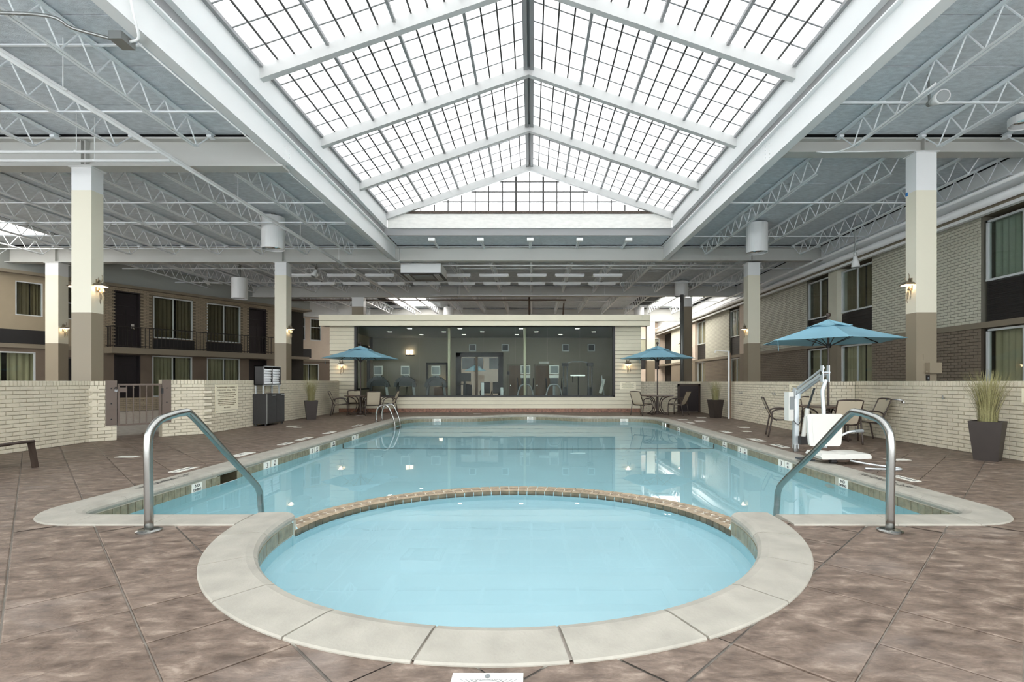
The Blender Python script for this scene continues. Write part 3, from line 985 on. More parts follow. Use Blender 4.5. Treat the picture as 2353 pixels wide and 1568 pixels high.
cells = [((11.0, 12.95), 'nearest, at the frame edge'), ((17.2, 19.0), 'above the nearest umbrella'), ((19.55, 21.3), 'left of the cream pilaster'),
         ((25.6, 27.3), 'just behind the second column'), ((27.9, 29.6), 'past the dark pilaster'), ((33.7, 35.5), 'far along, beside the third column'), ((36.1, 37.9), 'farthest along')]
for k, ((a, b), where) in enumerate(cells):
    cm = 'curtain_sheer' if k == 0 else ('curtain_dark' if k in (1, 2) else 'curtain')
    window(FR, -b, -a, 3.83, 5.40, 'upper sliding window with drapes on the right front, ' + where, cm)
    window(FR, -b, -a, .35, 2.60, 'lower patio window with beige drapes on the right front, ' + where, 'curtain' if k else 'curtain')
    grille(FR, -b, -a, 2.80, 3.80, wall_right, slats=22 if k == 0 else 8)
    if k in (1, 3, 5):
        c, d = (19.0, 19.55) if k == 1 else ((27.3, 27.9) if k == 3 else (35.5, 36.1))
        mb = MB(); FR.box(mb, -d, -c, -.5, .12, 2.78, 5.53); mb.build('upper_pilaster', M['brick_green'] if k == 1 else M['stucco_pink'], wall_right)
        mb = MB(); FR.box(mb, -d, -c, -.5, .12, 0, 2.63); mb.build('lower_pilaster', M['taupe_trim'], wall_right)

# ---- left, angled guest-room front
TL = (0.52694, 0.84990)
FL = Fr((-21.1, 19.9), TL, (TL[1], -TL[0]))
wl = MB(); FL.box(wl, -16, 13.5, -1.0, -.55, 0, 6.66)
wall_left = wl.build('wall_left', M['room_dark'])
tag(wall_left, 'two-storey tan guest-room front with a balcony on the left', 'wall', kind='structure')
def panel(F, s0, s1, d0, d1, z0, z1, name, mt, parent):
    mb = MB(); F.box(mb, s0, s1, d0, d1, z0, z1); return mb.build(name, mt, parent)
def around(F, s0, s1, z0, z1, holes, mt, parent, name, d0=-.55, d1=0.0):
    """a wall skin between s0..s1 with rectangular openings side by side"""
    x = s0
    for (a, b, c, e) in sorted(holes):
        if a > x: panel(F, x, a, d0, d1, z0, z1, name, mt, parent)
        if c > z0: panel(F, a, b, d0, d1, z0, c, name, mt, parent)
        if e < z1: panel(F, a, b, d0, d1, e, z1, name, mt, parent)
        x = b
    if x < s1: panel(F, x, s1, d0, d1, z0, z1, name, mt, parent)
around(FL, -16, 3.2, 2.78, 5.62, [(-1.0, -.14, 3.95, 5.34), (.40, 1.22, 3.95, 5.34), (1.93, 2.75, 3.95, 5.34)], M['stucco'], wall_left, 'stucco_panel')
around(FL, -16, 3.2, 0, 2.62, [(-1.1, 1.0, .3, 2.46), (1.9, 2.5, 0, 2.3)], M['brick_brown'], wall_left, 'lower_wall_panel')
around(FL, 3.2, 11.4, 2.78, 5.62, [(3.63, 4.65, 2.8, 5.45), (5.17, 6.91, 3.37, 5.40), (7.58, 9.32, 3.37, 5.40), (9.78, 10.81, 2.8, 5.42)], M['mortar_tan'], wall_left, 'upper_brick_panel', d1=-.004)
around(FL, 3.2, 11.4, 0, 2.62, [(3.63, 4.65, 0, 2.5), (5.13, 6.89, .5, 2.5), (7.58, 9.3, .5, 2.5), (9.78, 10.81, 0, 2.5)], M['brick_brown'], wall_left, 'lower_wall_panel')
tan_b = var_bricks(.24, .084, .012, 2, 'brick', M['brick_tan'])
brick_face(wall_left, FL, 3.2, 11.4, 2.78, 5.60, -.003, M['brick_tan'], 0, tan_b, holes=[(3.58, 4.7, 2.7, 5.46), (5.12, 6.96, 2.7, 5.42), (7.53, 9.37, 2.7, 5.42), (9.73, 10.86, 2.7, 5.44)])
panel(FL, -16, 13.5, -.55, .06, 2.62, 2.78, 'floor_band', M['taupe_trim'], wall_left)
panel(FL, -16, 13.5, -.6, .30, 5.60, 5.72, 'eave_soffit', M['taupe_trim'], wall_left)
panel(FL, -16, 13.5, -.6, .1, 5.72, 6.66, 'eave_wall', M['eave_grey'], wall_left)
panel(FL, -3.0, 1.88, -.02, .03, 2.80, 3.36, 'vent_panel', M['black_panel'], wall_left)
window(FL, -1.0, -.14, 3.95, 5.34, 'upper window cut by the left frame edge', 'curtain_dark', rec=-.06, mull=False, fw=.04, bars=(4.65,))
window(FL, .40, 1.22, 3.95, 5.34, 'upper window with glowing brown curtain at far left', 'curtain_dark', rec=-.06, mull=False, fw=.04)
window(FL, 1.93, 2.75, 3.95, 5.34, 'narrow upper window between the two left columns', 'curtain_dark', rec=-.06, mull=False, fw=.04, bars=(4.65,))
window(FL, -1.1, 1.0, .3, 2.46, 'lower patio window with beige drapes at far left', 'curtain', rec=-.06)
window(FL, 5.17, 6.91, 3.37, 5.40, 'balcony window nearer the left column', 'curtain_dark', rec=-.06)
window(FL, 7.58, 9.32, 3.37, 5.40, 'balcony window beside the six-panel door', 'curtain_dark', rec=-.06)
window(FL, 5.13, 6.89, .5, 2.5, 'lower window under the balcony, above the gate', 'curtain', rec=-.06)
window(FL, 7.58, 9.3, .5, 2.5, 'lower window under the balcony, above the sign', 'curtain', rec=-.06)
for (a, b) in ((5.15, 6.95), (7.56, 9.36)):
    panel(FL, a, b, -.1, .08, 2.80, 3.33, 'vent_panel', M['black_panel'], wall_left)
def door(n, F, s0, s1, z0, z1, label, rec=-.35, panels=True):
    t = thing('door_%d' % n, label, 'door', tuple(F.p((s0 + s1) / 2, rec, z0)), kind='structure')
    mb = MB(); F.box(mb, s0, s1, rec - .05, rec, z0, z1); leaf = mb.build('door_leaf', M['door_black'], t)
    jb = MB()
    F.box(jb, s0, s0 + .05, rec, -.0, z0, z1); F.box(jb, s1 - .05, s1, rec, -.0, z0, z1); F.box(jb, s0, s1, rec, -.0, z1 - .05, z1)
    jb.build('door_jamb', M['door_black'], t)
    if panels:
        w_ = s1 - s0
        tz = z0 + 2.0
        mb = MB(); F.box(mb, s0 + .04, s1 - .04, rec, rec + .05, tz, tz + .05); mb.build('transom_rail', M['door_black'], t)
        for c in (0, 1):
            a = s0 + .14 + c * (w_ / 2 - .09); b = a + w_ / 2 - .2
            for (p, q) in ((.15, .75), (.87, 1.5), (1.6, 1.85)):
                mb = MB(); F.box(mb, a, b, rec, rec + .02, z0 + p, z0 + q); mb.build('door_panel', M['door_black'], t)
    hb = MB(); hb.cyl(F.p(s1 - .14, rec, z0 + .95), F.p(s1 - .14, rec + .06, z0 + .95), .025); hb.build('door_handle', M['nickel'], t)
    return t
door(1, FL, 3.63, 4.65, 2.80, 5.45, 'dark recessed balcony door near the left column')
door(2, FL, 9.78, 10.81, 2.80, 5.42, 'dark six-panel balcony door at the right end', rec=-.22)
door(3, FL, 3.63, 4.65, .02, 2.5, 'dark ground-floor door seen above the gate')
door(4, FL, 9.78, 10.81, .02, 2.5, 'dark ground-floor door behind the towel cabinet')
door(5, FL, 1.9, 2.5, .02, 2.3, 'narrow dark ground-floor door between the left columns', panels=False)
pl = MB(); FL.box(pl, 4.38, 4.5, -.30, -.28, 3.85, 3.98); FL.box(pl, 4.38, 4.5, -.30, -.28, 3.77, 3.82)
pl.build('room_number_plate', M['plastic'], wall_left)

bal = thing('balcony', 'taupe balcony slab with black iron railing on the left front', 'balcony', tuple(FL.p(7, .45, 2.5)), kind='structure')
panel(FL, 3.25, 10.75, 0, .92, 2.52, 2.80, 'slab', M['taupe_trim'], bal)
rl = MB(); FL.box(rl, 3.32, 10.7, .84, .88, 3.72, 3.76); FL.box(rl, 3.32, 10.7, .84, .88, 2.86, 2.89)
rl.build('rail', M['iron'], bal)
rs = MB(); FL.box(rs, 3.32, 3.36, 0, .88, 3.72, 3.76); FL.box(rs, 3.32, 3.36, 0, .88, 2.86, 2.89)
rs.build('rail', M['iron'], bal)
bmb = MB().box(-.011, .011, -.011, .011, 2.80, 3.73); b_me = bmb.mesh('baluster', M['iron'])
k = 0
s = 3.34
while s < 10.72:
    p = FL.p(s, .86, 0); place(b_me, 'baluster', bal, (p.x, p.y, 0), FL.rz); s += .168
for d in (.15, .32, .49, .66):
    p = FL.p(3.34, d, 0); place(b_me, 'baluster', bal, (p.x, p.y, 0), FL.rz)

# ---- the far left return front seen beside the gym
F2 = Fr((-17.3, 31.7), (.69, .724), (.724, -.69))
w2 = MB(); F2.box(w2, -3, 9, -1, -.55, 0, 6.66)
wall_left_far = w2.build('wall_left_far', M['room_dark'])
tag(wall_left_far, 'pale beige guest-room front behind the left end of the gym', 'wall', kind='structure')
q = [2.13, 2.90, 3.24, 3.98, 2.40, 3.83]
around(F2, -3, 9, 2.75, 5.62, [(q[0], q[1], 4.05, 5.55), (q[2], q[3], 4.05, 5.55)], M['stucco_pink'], wall_left_far, 'stucco_panel')
around(F2, -3, 9, 0, 2.6, [(q[4], q[5], .3, 2.45)], M['brick_brown'], wall_left_far, 'lower_wall_panel')
panel(F2, -3, 9, -.55, .06, 2.6, 2.75, 'floor_band', M['taupe_trim'], wall_left_far)
panel(F2, -3, 9, -.6, .4, 5.62, 5.8, 'eave_soffit', M['white'], wall_left_far)
panel(F2, -3, 9, -.6, .15, 5.8, 6.66, 'eave_wall', M['white'], wall_left_far)
panel(F2, -1, 3.29, -.02, .03, 2.85, 3.45, 'vent_panel', M['black_panel'], wall_left_far)
window(F2, q[0], q[1], 4.05, 5.55, 'upper window beside the second left column', 'curtain_dark', rec=-.06, mull=False, fw=.05, bars=(4.95,))
window(F2, q[2], q[3], 4.05, 5.55, 'upper window just left of the gym roof edge', 'curtain_dark', rec=-.06, mull=False, fw=.05, bars=(4.95,))
window(F2, q[4], q[5], .3, 2.45, 'lower window with drapes behind the left grass planter', 'curtain', rec=-.06)
# planter wall seen through the gate
FG = Fr(tuple(FL.p(2, 2.6, 0))[:2], TL, (TL[1], -TL[0]))
pw = MB(); FG.box(pw, -2, 9, -.25, 0, 0, .56)
o = pw.build('wall_left_planter', M['mortar_tan']); tag(o, 'knee-high shaded brick wall seen through the gate', 'wall', kind='structure')
brick_face(o, FG, 0, 8, 0, .55, 0, M['brick_tan'], 0, tan_b)
# ================================================================== COLUMNS AND BEAMS
DECK = 6.68
def column(x0, x1, y0, y1, top, label, cap_white=True, mid='beige'):
    t = thing('column', label, 'column', ((x0 + x1) / 2, (y0 + y1) / 2, 0), kind='structure')
    MB().box(x0, x1, y0, y1, 0, 2.77).build('column_base', M['taupe'], t)
    MB().box(x0, x1, y0, y1, 2.77, 5.46).build('column_shaft', M[mid], t)
    MB().box(x0, x1, y0, y1, 5.46, top).build('column_cap', M['white'], t)
    MB().box(x0 - .04, x1 + .04, y0 - .04, y1 + .04, top - .02, top).build('cap_plate', M['white'], t)
    return t
column(-10.12, -9.68, 11.0, 11.31, 5.98, 'tall two-tone column left of the pool gate')
c_r1 = column(8.45, 8.90, 11.0, 11.31, 6.31, 'tall two-tone column behind the right brick wall, nearest')
column(-10.20, -9.74, 19.85, 20.28, 5.98, 'two-tone column behind the left planter')
column(8.58, 9.06, 19.85, 20.28, 5.98, 'two-tone column beyond the nearest umbrella')
column(-19.30, -18.78, 19.85, 20.28, 5.98, 'cream column at far left beside the dark upper windows', mid='beige')
column(-10.1, -9.45, 28.1, 28.5, 5.98, 'dark column rising above the left end of the gym roof', mid='taupe')
column(8.47, 9.0, 28.1, 28.5, 5.98, 'dark column behind the far right umbrella', mid='taupe')
column(8.5, 9.1, 37.0, 37.4, 5.98, 'pale column far down the right side hall')
MB().box(8.44, 8.449, 11.25, 11.305, 5.42, 5.50).build('masking_tape', M['tape'], c_r1)

def ibeam(p, q, z0, z1, bf=.26, tf=.035, tw=.03):
    mb = MB(); p, q = Vector((p[0], p[1], 0)), Vector((q[0], q[1], 0))
    e = Vector((0, 0, 1))
    mb.bar(p + e * (z0 + tf / 2), q + e * (z0 + tf / 2), bf, tf)
    mb.bar(p + e * (z1 - tf / 2), q + e * (z1 - tf / 2), bf, tf)
    mb.bar(p + e * (z0 + z1) / 2, q + e * (z0 + z1) / 2, tw, z1 - z0 - 2 * tf)
    return mb
def beam(p, q, z0, z1, label, stiff=(), **k):
    t = thing('beam', label, 'beam', (p[0], p[1], z0), kind='structure')
    ibeam(p, q, z0, z1, **k).build('i_section', M['beam'], t)
    for x in stiff:
        MB().box(x - .012, x + .012, p[1] - .12, p[1] + .12, z0 + .035, z1 - .035).build('stiffener', M['beam'], t)
    return t
beam((-26, 11.15), (-5.48, 11.15), 5.98, 6.62, 'deep white cross beam left of the skylight, nearest', stiff=(-9.95, -9.85), bf=.34, tf=.045)
beam((5.36, 11.15), (11.6, 11.15), 6.30, 6.62, 'shallow white cross beam right of the skylight, nearest', stiff=(8.67,), bf=.3)
b2 = beam((-26, 20.05), (-5.30, 20.05), 6.0, 6.62, 'white cross beam on the second column row, left part', stiff=(-9.95, -19.0), bf=.3)
beam((-5.28, 20.05), (11.6, 20.05), 6.06, 6.62, 'long white cross beam under the far end of the skylight', stiff=(8.8,), bf=.3)
beam((-26, 28.3), (-4.2, 28.3), 6.0, 6.62, 'shadowed cross beam above the gym roof, left part', bf=.3)
beam((-4.18, 28.3), (11.6, 28.3), 6.05, 6.62, 'shadowed cross beam above the gym roof, right part', bf=.3)
beam((-26, 37.1), (11.6, 37.1), 5.7, 6.62, 'farthest cross beam, tan in the far hall light', bf=.3)
beam((-26, 2.5), (-5.5, 2.5), 6.0, 6.62, 'white cross beam overhead behind the viewer, left of skylight', bf=.3)
beam((5.36, 2.5), (11.6, 2.5), 6.3, 6.62, 'white cross beam overhead behind the viewer, right of skylight', bf=.3)
GL, GR = -5.47, 5.27
SK_N, SK_F = -4.4, 18.53        # skylight near and far ends
for (x, lab) in ((GL, 'long white girder along the left edge of the skylight'), (GR, 'long white girder along the right edge of the skylight')):
    t = thing('beam', lab, 'beam', (x, 0, 6.07), kind='structure')
    ibeam((x, SK_N), (x, 20.0), 6.07, 6.66, bf=.2, tf=.03).build('i_section', M['white'], t)
    sg = 1 if x < 0 else -1
    for y in (11.05, 11.25):
        for k in range(5):
            z = 6.2 + k * .08
            MB().cyl((x + sg * .014, y, z), (x + sg * .032, y, z), .014, 6).build('bolt', M['white'], t)

# ================================================================== CEILING PANELS
ceil = MB()
def cquad(a, b, c, d, z):
    ceil.box(a, b, c, d, z, z + .05)
for (a, b, c, d) in ((-30, GL - .05, -3, 48), (GR + .05, 12.6, -3, 48), (GL - .05, GR + .05, SK_F + .1, 48)):
    cquad(a, b, c, d, DECK + .06)
ceiling = ceil.build('ceiling', M['dark_gap'])
tag(ceiling, 'grey fibre-panel roof deck around the skylight', 'ceiling', kind='structure')
LEFT_SKY = (-24.0, -17.75, 12.4, 18.5)
FAR_SKY = [(-9.4, -6.9, 32.0, 36.0), (8.4, 10.9, 31.6, 36.0), (8.4, 11.0, 38.2, 44.5)]
cm_cache = {}
def cpanel(a, b, c, d):
    key = (round(b - a, 2), round(d - c, 2))
    if key not in cm_cache:
        w_, l_ = b - a, d - c
        cm_cache[key] = MB().box(-w_ / 2 + .006, w_ / 2 - .006, -l_ / 2 + .013, l_ / 2 - .013, 0, .05).mesh('ceiling_panel', M['deckpanel'])
    place(cm_cache[key], 'ceiling_panel', ceiling, ((a + b) / 2, (c + d) / 2, DECK + random.uniform(0, .008)))
def hits(a, b, c, d, r):
    return a < r[1] and b > r[0] and c < r[3] and d > r[2]
far_p = MB()
ybays = [(2.6, 11.02), (11.28, 19.92), (20.18, 28.17), (28.43, 36.97)]
for bi, (y0, y1) in enumerate(ybays):
    n = 7; dy = (y1 - y0) / n
    xs = []
    if bi < 2:
        e = [-20.6 - 3.4, -20.6, -17.2, -13.8, -10.4, -7.0, GL - .12]
        xs = list(zip(e, e[1:])) + [(GR + .12, 8.5), (8.5, 11.55)]
    else:
        e = [-23.8, -20.4, -17.0, -13.6, -10.2, -6.8, -3.4, 0, 3.4, 6.8, 11.55]
        xs = list(zip(e, e[1:]))
    for (a, b) in xs:
        for k in range(n):
            c, d = y0 + k * dy, y0 + (k + 1) * dy
            if bi == 1 and hits(a + .5, b - .5, c + .5, d - .5, LEFT_SKY): continue
            if bi == 3 and any(hits(a + .3, b - .3, c + .4, d - .4, r) for r in FAR_SKY): continue
            if bi >= 2 and a < -20.5: continue
            cpanel(a, b, c, d)
for k in range(1):
    cpanel(GL + .1, -1.9, SK_F + .12, 19.92); cpanel(-1.9, 1.78, SK_F + .12, 19.92); cpanel(1.78, GR - .1, SK_F + .12, 19.92)
rear = MB()
for (a, b, c, d) in ((-30, GL - .1, -3, 2.4), (GR + .1, 12, -3, 2.4), (-30, 8.3, 37.3, 48), (11.1, 12, 37.3, 48)):
    rear.box(a, b, c, d, DECK, DECK + .05)
rear.build('ceiling_panel', M['deckpanel'], ceiling)
# dark gap line over the beams
# other roof lights; the farther right one is added to brighten the hall front
for (r, lab) in ((LEFT_SKY, 'glaring roof light over the far left hall'), (FAR_SKY[0], 'bright roof light beyond the gym roof, left'), (FAR_SKY[1], 'bright roof light in the far right hall, nearer one'), (FAR_SKY[2], 'bright roof light in the far right hall, farther one')):
    t = thing('roof_light', lab, 'skylight', ((r[0] + r[1]) / 2, (r[2] + r[3]) / 2, DECK), kind='structure')
    MB().box(r[0], r[1], r[2], r[3], DECK + .0, DECK + .05).build('diffuser', mat('roof_light_glow', (1, 1, 1, 1), 0.5, emit=1.5 if r is LEFT_SKY else 4.5, ecol=(1, .96, .91, 1)), t)
    k = MB()
    k.box(r[0] - .08, r[0], r[2], r[3], DECK - .05, DECK + .05); k.box(r[1], r[1] + .08, r[2], r[3], DECK - .05, DECK + .05)
    k.build('curb', M['white'], t)

# ================================================================== OPEN-WEB JOISTS
def joist_mesh(L, depth=.50, pitch=.62):
    """local: runs along +y from 0 to L, top at z = 0"""
    top = MB(); bot = MB(); web = MB()
    for s in (-1, 1):
        top.box(s * .010, s * .06, 0, L, -.006, 0); top.box(s * .012 - .003, s * .012 + .003, 0, L, -.05, -.004)
        bot.box(s * .010, s * .058, .55, L - .55, -depth, -depth + .006); bot.box(s * .012 - .003, s * .012 + .003, .55, L - .55, -depth, -depth + .042)
    for y in (0, L - .16):
        top.box(-.05, .05, y, y + .16, -.09, -.05)
    n = max(2, int(round((L - 1.1) / pitch))); p = (L - 1.1) / n
    pts = [(0, .1, -.06), (0, .56, -depth + .03)]
    for k in range(n):
        pts += [(0, .56 + (k + .5) * p, -.03), (0, .56 + (k + 1) * p, -depth + .03)]
    pts += [(0, L - .1, -.06)]
    for a, b in zip(pts, pts[1:]):
        web.cyl(a, b, .014, 6)
    return top, bot, web
jcache = {}
def joist(x, y0, y1, label, group):
    L = round(y1 - y0, 2)
    if L not in jcache:
        t, b, w_ = joist_mesh(L)
        jcache[L] = (t.mesh('top_chord', M['joist']), b.mesh('bottom_chord', M['joist']), w_.mesh('web_bar', M['joist']))
    e = thing('roof_joist', label, 'joist', (x, y0, DECK - .03), group, kind='structure')
    for me, nm in zip(jcache[L], ('top_chord', 'bottom_chord', 'web_bar')):
        o = bpy.data.objects.new(nm, me); COL.objects.link(o); o.parent = e
LX = [-7.0 - 1.7 * k for k in range(9)]
RX = [6.72, 8.5, 10.35, 11.35]
for x in LX:
    joist(x, 2.62, 11.0, 'white open-web roof joist left of the skylight, before the nearest cross beam', 'front left joists')
    joist(x, 11.3, 19.9, 'white open-web roof joist left of the skylight, between the two cross beams', 'middle left joists')
for x in RX:
    joist(x, 2.62, 11.0, 'white open-web roof joist right of the skylight, before the nearest cross beam', 'front right joists')
    joist(x, 11.3, 19.9, 'white open-web roof joist right of the skylight, between the two cross beams', 'middle right joists')
for x in [0.0 + 1.7 * k for k in range(-10, 7)]:
    joist(x - .02, 20.2, 28.15, 'open-web roof joist past the second cross beam, over the strip lights', 'joists over the gym front')
for x in [0.0 + 1.7 * k for k in range(-9, 7)]:
    joist(x - .02, 28.45, 36.95, 'open-web roof joist in the far hall above the gym roof', 'far hall joists')
for x in (-3.72, -1.91, -.06, 1.78, 3.6):
    e = thing('joist_stub', 'short white joist end under the far skylight curb', 'joist', (x, SK_F + .1, DECK - .05), 'short joist ends', kind='structure')
    st = MB()
    for s in (-1, 1):
        st.box(s * .012, s * .055, 0, 1.35, -.06, -.05); st.box(s * .012 - .004, s * .012 + .004, 0, 1.35, -.11, -.05)
    st.build('chord', M['joist'], e, local=True)
    MB().box(-.12, .12, -.1, .1, -.16, -.05).build('bearing_seat', M['white'], e, local=True)
# bridging angles that tie the joists
bn = 0
for (y, a, b, z, lab) in ((5.4, -21, -5.6, 6.2, 'front left'), (8.0, -21, -5.6, 6.62, 'second left'), (13.9, -21, -5.6, 6.2, 'third left'), (17.1, -21, -5.6, 6.62, 'fourth left'),
                   (9.2, -21, -5.6, 6.2, 'front left, by the first beam'), (15.6, -21, -5.6, 6.2, 'middle left, by the drum light'), (18.7, -21, -5.6, 6.2, 'last left, by the second beam'),
                   (6.4, 5.4, 11.5, 6.2, 'front right'), (8.9, 5.4, 11.5, 6.2, 'right, by the floodlight'), (13.9, 5.4, 11.5, 6.2, 'middle right'), (17.1, 5.4, 11.5, 6.2, 'last right'),
                   (22.0, -18, 11.5, 6.2, 'over the first strip lights'), (25.0, -18, 11.5, 6.2, 'over the second strip lights'), (31.0, -16, 11.5, 6.2, 'in the far hall')):
    o = MB().box(a, b, y - .02, y + .02, z - .004, z + .004).box(a, b, y - .004, y + .004, z, z + .03).build('joist_bridging', M['joist'])
    tag(o, 'thin white bridging angle across the joists, ' + lab, 'bridging', kind='structure')

# ================================================================== RIDGE SKYLIGHT
SX = -0.08
EH, EZ = 5.26, 7.50              # half width and eave height of the glazing
TAN = 1.82 / 5.26
RIDGE = EZ + 1.82
sky = thing('skylight', 'long white translucent ridge skylight over the pool', 'skylight', (SX, SK_F, 6.9), kind='structure')
def roof_pt(side, x, y, dz=0.0):
    return Vector((SX + side * x, y, EZ + (EH - x) * TAN + dz))
for side, nm in ((-1, 'left'), (1, 'right')):
    xo = SX + side * 5.26
    mb = MB()
    x0, x1 = sorted((xo + side * .02, xo + side * .30))
    mb.box(x0, x1, SK_N, SK_F, 6.93, 7.5)
    mb.build('curb', M['white'], sky)
    x0, x1 = sorted((xo + side * .14, xo + side * .2))
    MB().box(x0, x1, SK_N, SK_F + .1, 6.62, 6.95).build('curb_web', M['greybar'], sky)
    x0, x1 = sorted((xo - side * .05, xo + side * .1))
    MB().box(x0, x1, SK_N, SK_F, 7.44, 7.52).build('sill_angle', M['greybar'], sky)
# far end curb and gable
MB().box(SX - 5.6, SX + 5.6, SK_F + .06, SK_F + .14, 6.68, 6.98).build('curb_web', M['greybar'], sky)
MB().box(SX - 5.26, SX + 5.26, SK_F, SK_F + .12, 6.93, 7.46).build('end_curb', M['white_old'], sky)
MB().box(SX - 5.26, SX + 5.26, SK_F - .03, SK_F + .12, 7.46, 7.55).build('end_flashing', M['rust'], sky)
frames = [SK_F - .12 - 2.85 * k for k in range(8)]
for k, y in enumerate(frames):
    mb = MB()
    for side in (-1, 1):
        a = roof_pt(side, EH, y, -.12); b = roof_pt(side, 0.0, y, -.12)
        n = (b - a).normalized(); u = Vector((0, 1, 0)).cross(n)
        if u.z < 0: u = -u
        poly = [roof_pt(side, EH + .05, y, -.02), roof_pt(side, 0, y, -.02), roof_pt(side, 0, y, -.27), roof_pt(side, EH + .05, y, -.27)]
        mb.extr(poly if side > 0 else poly[::-1], (0, .14, 0))
    mb.build('rafter', M['rafter'], sky)
rb = MB().box(SX - .13, SX - .03, SK_N, SK_F, RIDGE - .17, RIDGE - .03).box(SX + .03, SX + .13, SK_N, SK_F, RIDGE - .17, RIDGE - .03).box(SX - .03, SX + .03, SK_N, SK_F, RIDGE - .06, RIDGE - .03)
rb.build('ridge_beam', M['greybar'], sky)
PW = EH / 4
for side in (-1, 1):
    for k in (1, 2, 3):
        a = roof_pt(side, k * PW, SK_N, -.05); b = roof_pt(side, k * PW, SK_F, -.05)
        MB().bar(a, b, .06, .07).build('glazing_bar', M['greybar'], sky)
sl = math.atan(TAN)
cellw = PW / 4; rowl = .57
pane_me = {}
for side in (-1, 1):
    mb = MB()
    hw = cellw / math.cos(sl) / 2 - .006
    tx = Vector((side * math.cos(sl), 0, -math.sin(sl))); nz = Vector((side * math.sin(sl), 0, math.cos(sl)))
    mb.obox((0, 0, 0), tx * hw, (0, rowl / 2 - .006, 0), nz * .006)
    pane_me[side] = mb.mesh('pane', M['pane'])
far_pane = MB(); mun = MB(); mun2 = MB()
cnt = 0
yy = SK_F - .02
nrow = int((SK_F - SK_N) / rowl)
for r in range(nrow):
    y = SK_F - (r + .5) * rowl
    for side in (-1, 1):
        for c in range(16):
            x = (c + .5) * cellw
            p = roof_pt(side, x, y)
            if 7.4 < y < 12.9 and cnt < 300:
                place(pane_me[side], 'pane', sky, p); cnt += 1
            else:
                tx = Vector((side * math.cos(sl), 0, -math.sin(sl))); nz = Vector((side * math.sin(sl), 0, math.cos(sl)))
                hw = cellw / math.cos(sl) / 2 - .006
                far_pane.add([p - tx * hw - Vector((0, rowl / 2 - .006, 0)), p + tx * hw - Vector((0, rowl / 2 - .006, 0)), p + tx * hw + Vector((0, rowl / 2 - .006, 0)), p - tx * hw + Vector((0, rowl / 2 - .006, 0))], [(0, 1, 2, 3)])
for side in (-1, 1):
    for c in range(1, 16):
        if c % 4 == 0: continue
        mun.bar(roof_pt(side, c * cellw, SK_N, -.012), roof_pt(side, c * cellw, SK_F, -.012), .034, .02)
    for r in range(1, nrow):
        y = SK_F - r * rowl
        a, b = roof_pt(side, EH, y, -.012), roof_pt(side, 0.05, y, -.012)
        mun2.bar(a, b, .028, .014)
far_pane.build('further_panes', M['pane'], sky, kind='stuff')
mun.build('long_muntins', M['muntin'], sky, kind='stuff')
mun2.build('cross_muntins', M['greybar'], sky, kind='stuff')
# gable panes at the far end
gy = SK_F + .06
gb = MB()
cw_, rh = .505, .37
for side in (-1, 1):
    for c in range(11):
        for r in range(5):
            x0, x1 = c * cw_ + .006, (c + 1) * cw_ - .006
            z0, z1 = EZ + .05 + r * rh + .006, EZ + .05 + (r + 1) * rh - .006
            lim = lambda x: EZ + (EH - x) * TAN - .28
            zt0, zt1 = min(z1, lim(x0)), min(z1, lim(x1))
            if zt0 <= z0 + .01: continue
            if zt1 <= z0:
                xc = EH - (z0 + .28 - EZ) / TAN
                poly = [(x0, z0), (xc, z0), (x0, zt0)]
            else:
                poly = [(x0, z0), (x1, z0), (x1, zt1), (x0, zt0)]
                if zt0 >= z1 - 1e-6 and zt1 < z1 - 1e-6:
                    xk = EH - (z1 + .28 - EZ) / TAN
                    poly = [(x0, z0), (x1, z0), (x1, zt1), (xk, z1), (x0, z1)]
            P3 = [(SX + side * a, gy, b) for a, b in poly]
            mb = MB(); mb.extr(P3, (0, .012, 0)); mb.build('gable_pane', M['pane'], sky)
gm = MB()
for r in range(5):
    z = EZ + .05 + r * rh
    xw = EH - (z + .28 - EZ) / TAN
    if xw > 0.1: gm.box(SX - xw, SX + xw, gy - .015, gy + .012, z - .02, z + .02)
for c in range(-10, 11):
    x = abs(c) * cw_; zt = EZ + (EH - x) * TAN - .28
    wd = .035 if abs(c) == 1 else .02
    if zt > EZ + .06: gm.box(SX + c * cw_ - wd, SX + c * cw_ + wd, gy - .018, gy + .012, EZ + .05, zt)
gm.build('gable_muntins', M['muntin'], sky, kind='stuff')

# ================================================================== PIPES
def pipe(name, pts, r, label, mt='white', n=10, cat='pipe', hangers=(), sm=True):
    t = thing(name, label, cat, tuple(pts[0]))
    MB().tube(pts, r, n).build('pipe_run', M[mt], t, smooth=sm)
    for (x, y, z) in hangers:
        MB().cyl((x, y, z), (x, y, DECK + .02), .008, 6).build('hanger_rod', M['white'], t)
        MB().lathe([(r + .012, -.02), (r + .018, 0), (r + .012, .02)], (x, y, z), 10).build('hanger_ring', M['white'], t)
    return t
pipe('sprinkler_pipe', [(-7.40, -2, 5.86), (-7.40, 33, 5.86)], .038, 'upper of the twin white pipes running under the left joists', hangers=[(-7.40, y, 5.86) for y in (4.0, 7.9, 12.6, 16.0, 19.2)])
pipe('sprinkler_pipe', [(-7.30, -2, 5.76), (-7.30, 33, 5.76)], .030, 'lower of the twin white pipes running under the left joists')
pipe('sprinkler_pipe', [(-26, 10.0, 5.84), (-7.45, 10.0, 5.84)], .03, 'upper white branch pipe in front of the left cross beam', hangers=[(-9.1, 10.0, 5.84)])
pipe('sprinkler_pipe', [(-26, 10.3, 5.80), (-7.45, 10.3, 5.80)], .03, 'lower white branch pipe in front of the left cross beam', hangers=[(-9.0, 10.3, 5.80)])
pipe('eave_pipe', [(11.24, -2, 5.68), (11.24, 46, 5.68)], .105, 'thick white pipe along the eave of the right front', n=14)
